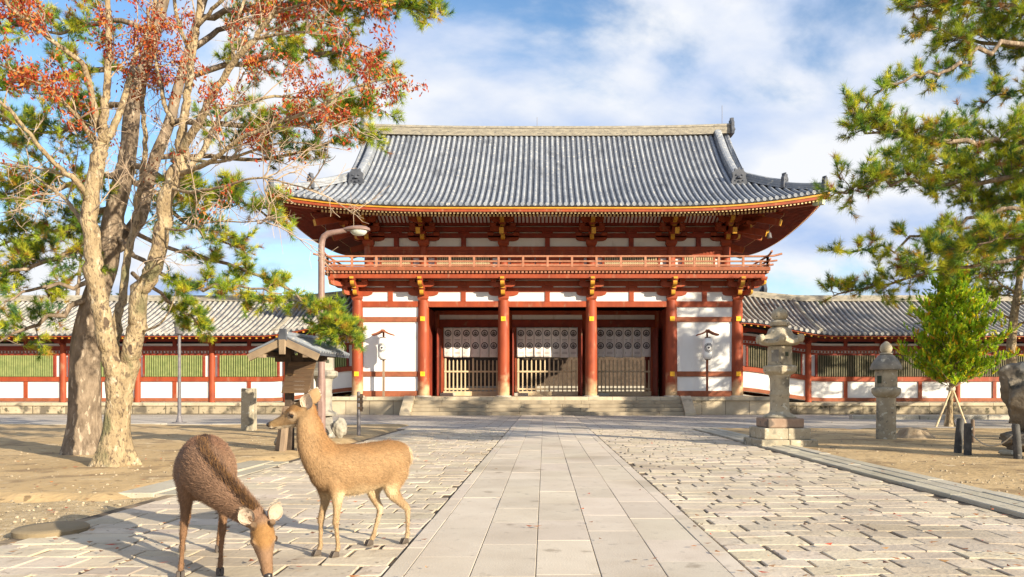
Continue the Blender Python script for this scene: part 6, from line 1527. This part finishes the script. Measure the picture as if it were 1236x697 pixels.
        fast_mesh('mane', np.array([tuple(p) for p in vv]), 3, np.array(cc), M['hair'], body)
    # eyes, nose, ears, hooves
    for s in (-1, 1):
        m = MB(); m.M = Mh; m.lathe([(0.001, -0.0165), (0.010, -0.0135), (0.0165, -0.005), (0.0175, 0), (0.0165, 0.005), (0.010, 0.0135), (0.001, 0.0165)], (0.098, s*0.0535, 0.008), 14); m.build('eye', M['eye'], root, smooth=True)
        m = MB(); m.M = Mh; m.tube([(0.082, s*0.062, 0.012), (0.090, s*0.068, 0.023), (0.103, s*0.069, 0.026), (0.118, s*0.062, 0.016)], [0.003, 0.0045, 0.0045, 0.003], 6); m.build('eyelid', material_cached('lid', pal['lid']), root, smooth=True)
        ear = MB(); ear.M = Mh; base = Vector((-0.005, s*0.052, 0.045)); ed = (Vector((pal['ear'][0], s*pal['ear'][1], pal['ear'][2]))).normalized(); op = Vector((pal['ear_open'][0], s*pal['ear_open'][1], pal['ear_open'][2])).normalized(); op = (op-ed*op.dot(ed)).normalized(); wd = ed.cross(op)
        rings = []; inner = []
        for t_, w_, dp in ((0, 0.022, 0.020), (0.12, 0.034, 0.026), (0.35, 0.047, 0.026), (0.6, 0.046, 0.020), (0.82, 0.030, 0.012), (0.95, 0.014, 0.005), (1.0, 0.004, 0.001)):
            p = base+ed*(ear_len*t_); ro = []
            for i in range(9): g = PI*(i/8); ro.append(p+wd*(w_*math.cos(g))-op*(dp*math.sin(g))+op*dp*0.3)
            rings.append(ro); inner.append([r_+op*0.004*(1 if 0 < i < 8 else 0) for i, r_ in enumerate(ro)])
        ear.add(*strip_face(rings)); e_ = ear.build('ear', material_cached('ear', pal['ear_back']), root, smooth=True)
        sdf = e_.modifiers.new('t', 'SOLIDIFY'); sdf.thickness = 0.005
        m = MB(); m.M = Mh; m.add(*strip_face([[q+op*0.0055 for q in r_] for r_ in inner[:-1]])); m.build('inner_ear', material_cached('innerear', pal['ear_in']), e_, smooth=True)
        vv = []; cc = []
        for i in range(160):
            k = rng.integers(0, 6); q = inner[k][rng.integers(0, 9)].lerp(inner[k+1][rng.integers(0, 9)], rng.random()); d = (ed*0.7+op*0.7+Vector(rng.normal(0, 0.4, 3))).normalized(); a = wd*0.0012; q1 = Mh @ (q-a); q2 = Mh @ (q+a); q3 = Mh @ (q+d*rng.uniform(0.008, 0.022)); vv += [q1, q2, q3]; cc.append(np.append(np.array(pal['ear_in'])*rng.uniform(0.8, 1.4), 1))
        fast_mesh('ear_tuft', np.array([tuple(p) for p in vv]), 3, np.array(cc), M['hair'], e_)
    m = MB(); m.M = Mh; sweep(m, densify([(0.270, 0, -0.022, 0.010, 0.006), (0.284, 0, -0.027, 0.022, 0.016), (0.298, 0, -0.035, 0.022, 0.018), (0.305, 0, -0.042, 0.012, 0.010)]), 14); nz_ = m.build('nose', M['nose'], root, smooth=True)
    m = MB(); m.M = Mh; m.tube([(0.294, -0.016, -0.055), (0.27, -0.026, -0.058), (0.235, -0.033, -0.054)], 0.0028, 5); m.tube([(0.294, 0.016, -0.055), (0.27, 0.026, -0.058), (0.235, 0.033, -0.054)], 0.0028, 5); m.build('mouth', M['nose'], root)
    for lg in legs:
        p = Vector(lg[-1][:3]); m = MB()
        for s in (-1, 1): m.M = Matrix.Translation((p.x+0.012, p.y+s*0.0135, 0)); m.loft([[(-0.026, -0.012, 0.045), (0.02, -0.012, 0.05), (0.022, 0.011, 0.05), (-0.026, 0.011, 0.045)], [(-0.028, -0.014, 0.02), (0.036, -0.013, 0.02), (0.036, 0.011, 0.02), (-0.028, 0.012, 0.02)], [(-0.03, -0.015, 0.0), (0.046, -0.011, 0.0), (0.046, 0.008, 0.0), (-0.03, 0.012, 0.0)]])
        h = m.build('hoof', M['hoof'], root, bevel=0.006)
    if male:
        for s in (-1, 1):
            m = MB(); m.M = Mh; m.tube([(0.035, s*0.042, 0.055), (0.03, s*0.047, 0.085), (0.028, s*0.049, 0.088), (0.026, s*0.051, 0.100)], [0.015, 0.015, 0.019, 0.015], 12); m.build('antler_stub', M['antler'], root, auto=50)
    return root
_mc = {}
def material_cached(n, c):
    k = (n, c)
    if k not in _mc: _mc[k] = material(n+' skin', c, tuple(v*0.8 for v in c), 40, 0.85)
    return _mc[k]
GZ = 0.03
def fore(y, dx=0.0, dy=0.0, lift_=0.0): return [(0.29, y*0.86, 0.74, 0.035, 0.075), (0.285, y*1.0, 0.64, 0.055, 0.085), (0.27, y, 0.54, 0.048, 0.068), (0.265, y, 0.46, 0.036, 0.046), (0.28+dx*0.35, y+dy*0.3, 0.37, 0.026, 0.031), (0.295+dx*0.5, y+dy*0.5, 0.285, 0.025, 0.029), (0.292+dx*0.6, y+dy*0.6, 0.24, 0.018, 0.021), (0.288+dx*0.85, y+dy*0.85, 0.12, 0.0155, 0.018), (0.285+dx*0.95, y+dy*0.95, 0.075, 0.019, 0.022), (0.30+dx, y+dy, 0.035, 0.018, 0.022), (0.305+dx, y+dy, 0.015, 0.018, 0.024)]
def hind(y, dx=0.0, dy=0.0): return [(-0.36, y*0.75, 0.76, 0.05, 0.12), (-0.33, y*0.95, 0.66, 0.072, 0.14), (-0.29+dx*0.15, y, 0.56, 0.062, 0.108), (-0.29+dx*0.3, y, 0.47, 0.043, 0.070), (-0.355+dx*0.5, y, 0.385, 0.028, 0.043), (-0.425+dx*0.65, y, 0.315, 0.023, 0.034), (-0.43+dx*0.72, y, 0.26, 0.020, 0.026), (-0.42+dx*0.88, y+dy*0.8, 0.13, 0.0165, 0.020), (-0.415+dx*0.95, y+dy*0.95, 0.075, 0.020, 0.023), (-0.40+dx, y+dy, 0.035, 0.018, 0.023), (-0.395+dx, y+dy, 0.015, 0.018, 0.025)]
pal1 = dict(flank=(0.315, 0.195, 0.098), back=(0.27, 0.145, 0.060), belly=(0.60, 0.45, 0.27), leg=(0.35, 0.235, 0.13), shin=(0.40, 0.285, 0.165), inner=(0.70, 0.60, 0.46), rump=(0.55, 0.45, 0.33), face=(0.32, 0.205, 0.105), brow=(0.33, 0.175, 0.065), muzzle=(0.31, 0.20, 0.095), chin=(0.72, 0.62, 0.47), lid=(0.12, 0.07, 0.04), ear=(-0.62, 0.30, 0.9), ear_open=(0.25, 1.0, 0.0), ear_back=(0.32, 0.20, 0.10), ear_in=(0.62, 0.50, 0.39), stripe=(0.36, 0.17, 0.06))
# standing doe
yaw1 = math.atan2(-0.77, -0.66)
neck1 = [(0.27, 0, 0.73, 0.11, 0.175), (0.345, 0, 0.80, 0.105, 0.172), (0.405, -0.0, 0.88, 0.092, 0.152), (0.44, -0.005, 0.96, 0.082, 0.133), (0.452, -0.012, 1.03, 0.076, 0.120), (0.46, -0.018, 1.10, 0.072, 0.108), (0.462, -0.024, 1.155, 0.066, 0.09)]
wd = Vector((-0.985, 0.06, -0.19)); cy, sy_ = math.cos(-yaw1), math.sin(-yaw1); hl = (wd.x*cy-wd.y*sy_, wd.x*sy_+wd.y*cy, wd.z)
SC1 = 0.955
deer('deer', 'alert tawny deer standing on the paving with its head turned left', (-1.70, 6.08, GZ), yaw1, SC1, neck1, (0.455, -0.028, 1.195), hl,
     [fore(0.085, -0.03), fore(-0.085, 0.03), hind(0.09, -0.05, 0.0), hind(-0.09, 0.20)], pal1, 1.02, 0.0, False, 3, 1.2, 0.115)
pal2 = dict(flank=(0.205, 0.12, 0.075), back=(0.165, 0.085, 0.05), belly=(0.18, 0.105, 0.065), belly_amt=0.5, leg=(0.20, 0.11, 0.06), shin=(0.24, 0.14, 0.08), inner=(0.22, 0.13, 0.08), rump=(0.5, 0.42, 0.33), face=(0.25, 0.15, 0.09), brow=(0.31, 0.165, 0.06), muzzle=(0.24, 0.14, 0.08), chin=(0.50, 0.40, 0.29), lid=(0.07, 0.04, 0.025), ear=(-0.80, 0.46, 0.30), ear_open=(0.3, 0.45, 0.75), ear_back=(0.22, 0.13, 0.08), ear_in=(0.42, 0.33, 0.25), stripe=(0.05, 0.028, 0.02))
yaw2 = math.atan2(-0.91, 0.42)
# neck drops to the ground, turned towards the photo's right
def toloc(v, yaw): c_, s_ = math.cos(-yaw), math.sin(-yaw); return (v[0]*c_-v[1]*s_, v[0]*s_+v[1]*c_, v[2])
O2 = Vector((-2.72, 5.57, GZ)); SC2 = 1.035
def L2(wp): q = toloc(((wp[0]-O2.x)/SC2, (wp[1]-O2.y)/SC2, (wp[2]-O2.z)/SC2), yaw2); return q
nk = [((-2.62, 5.30, 0.82), 0.14, 0.18), ((-2.53, 5.13, 0.775), 0.132, 0.175), ((-2.40, 5.02, 0.70), 0.116, 0.155), ((-2.27, 4.95, 0.625), 0.100, 0.130), ((-2.155, 4.91, 0.55), 0.084, 0.108), ((-2.065, 4.885, 0.485), 0.066, 0.080)]
neck2 = [(*L2(p), w, h) for p, w, h in nk]
ho2 = L2((-2.035, 4.875, 0.455)); hd2 = toloc((0.30, -0.42, -0.86), yaw2)
deer('deer', 'dark brown deer grazing with its head lowered, cut antler stubs on its brow', O2, yaw2, SC2, neck2, ho2, hd2,
     [fore(0.120, 0.05, -0.03), fore(-0.125, 0.03, -0.03), hind(0.115, -0.06, -0.02), hind(-0.125, -0.18, -0.04)], pal2, 1.12, 0.0, True, 8, 1.12, 0.10)
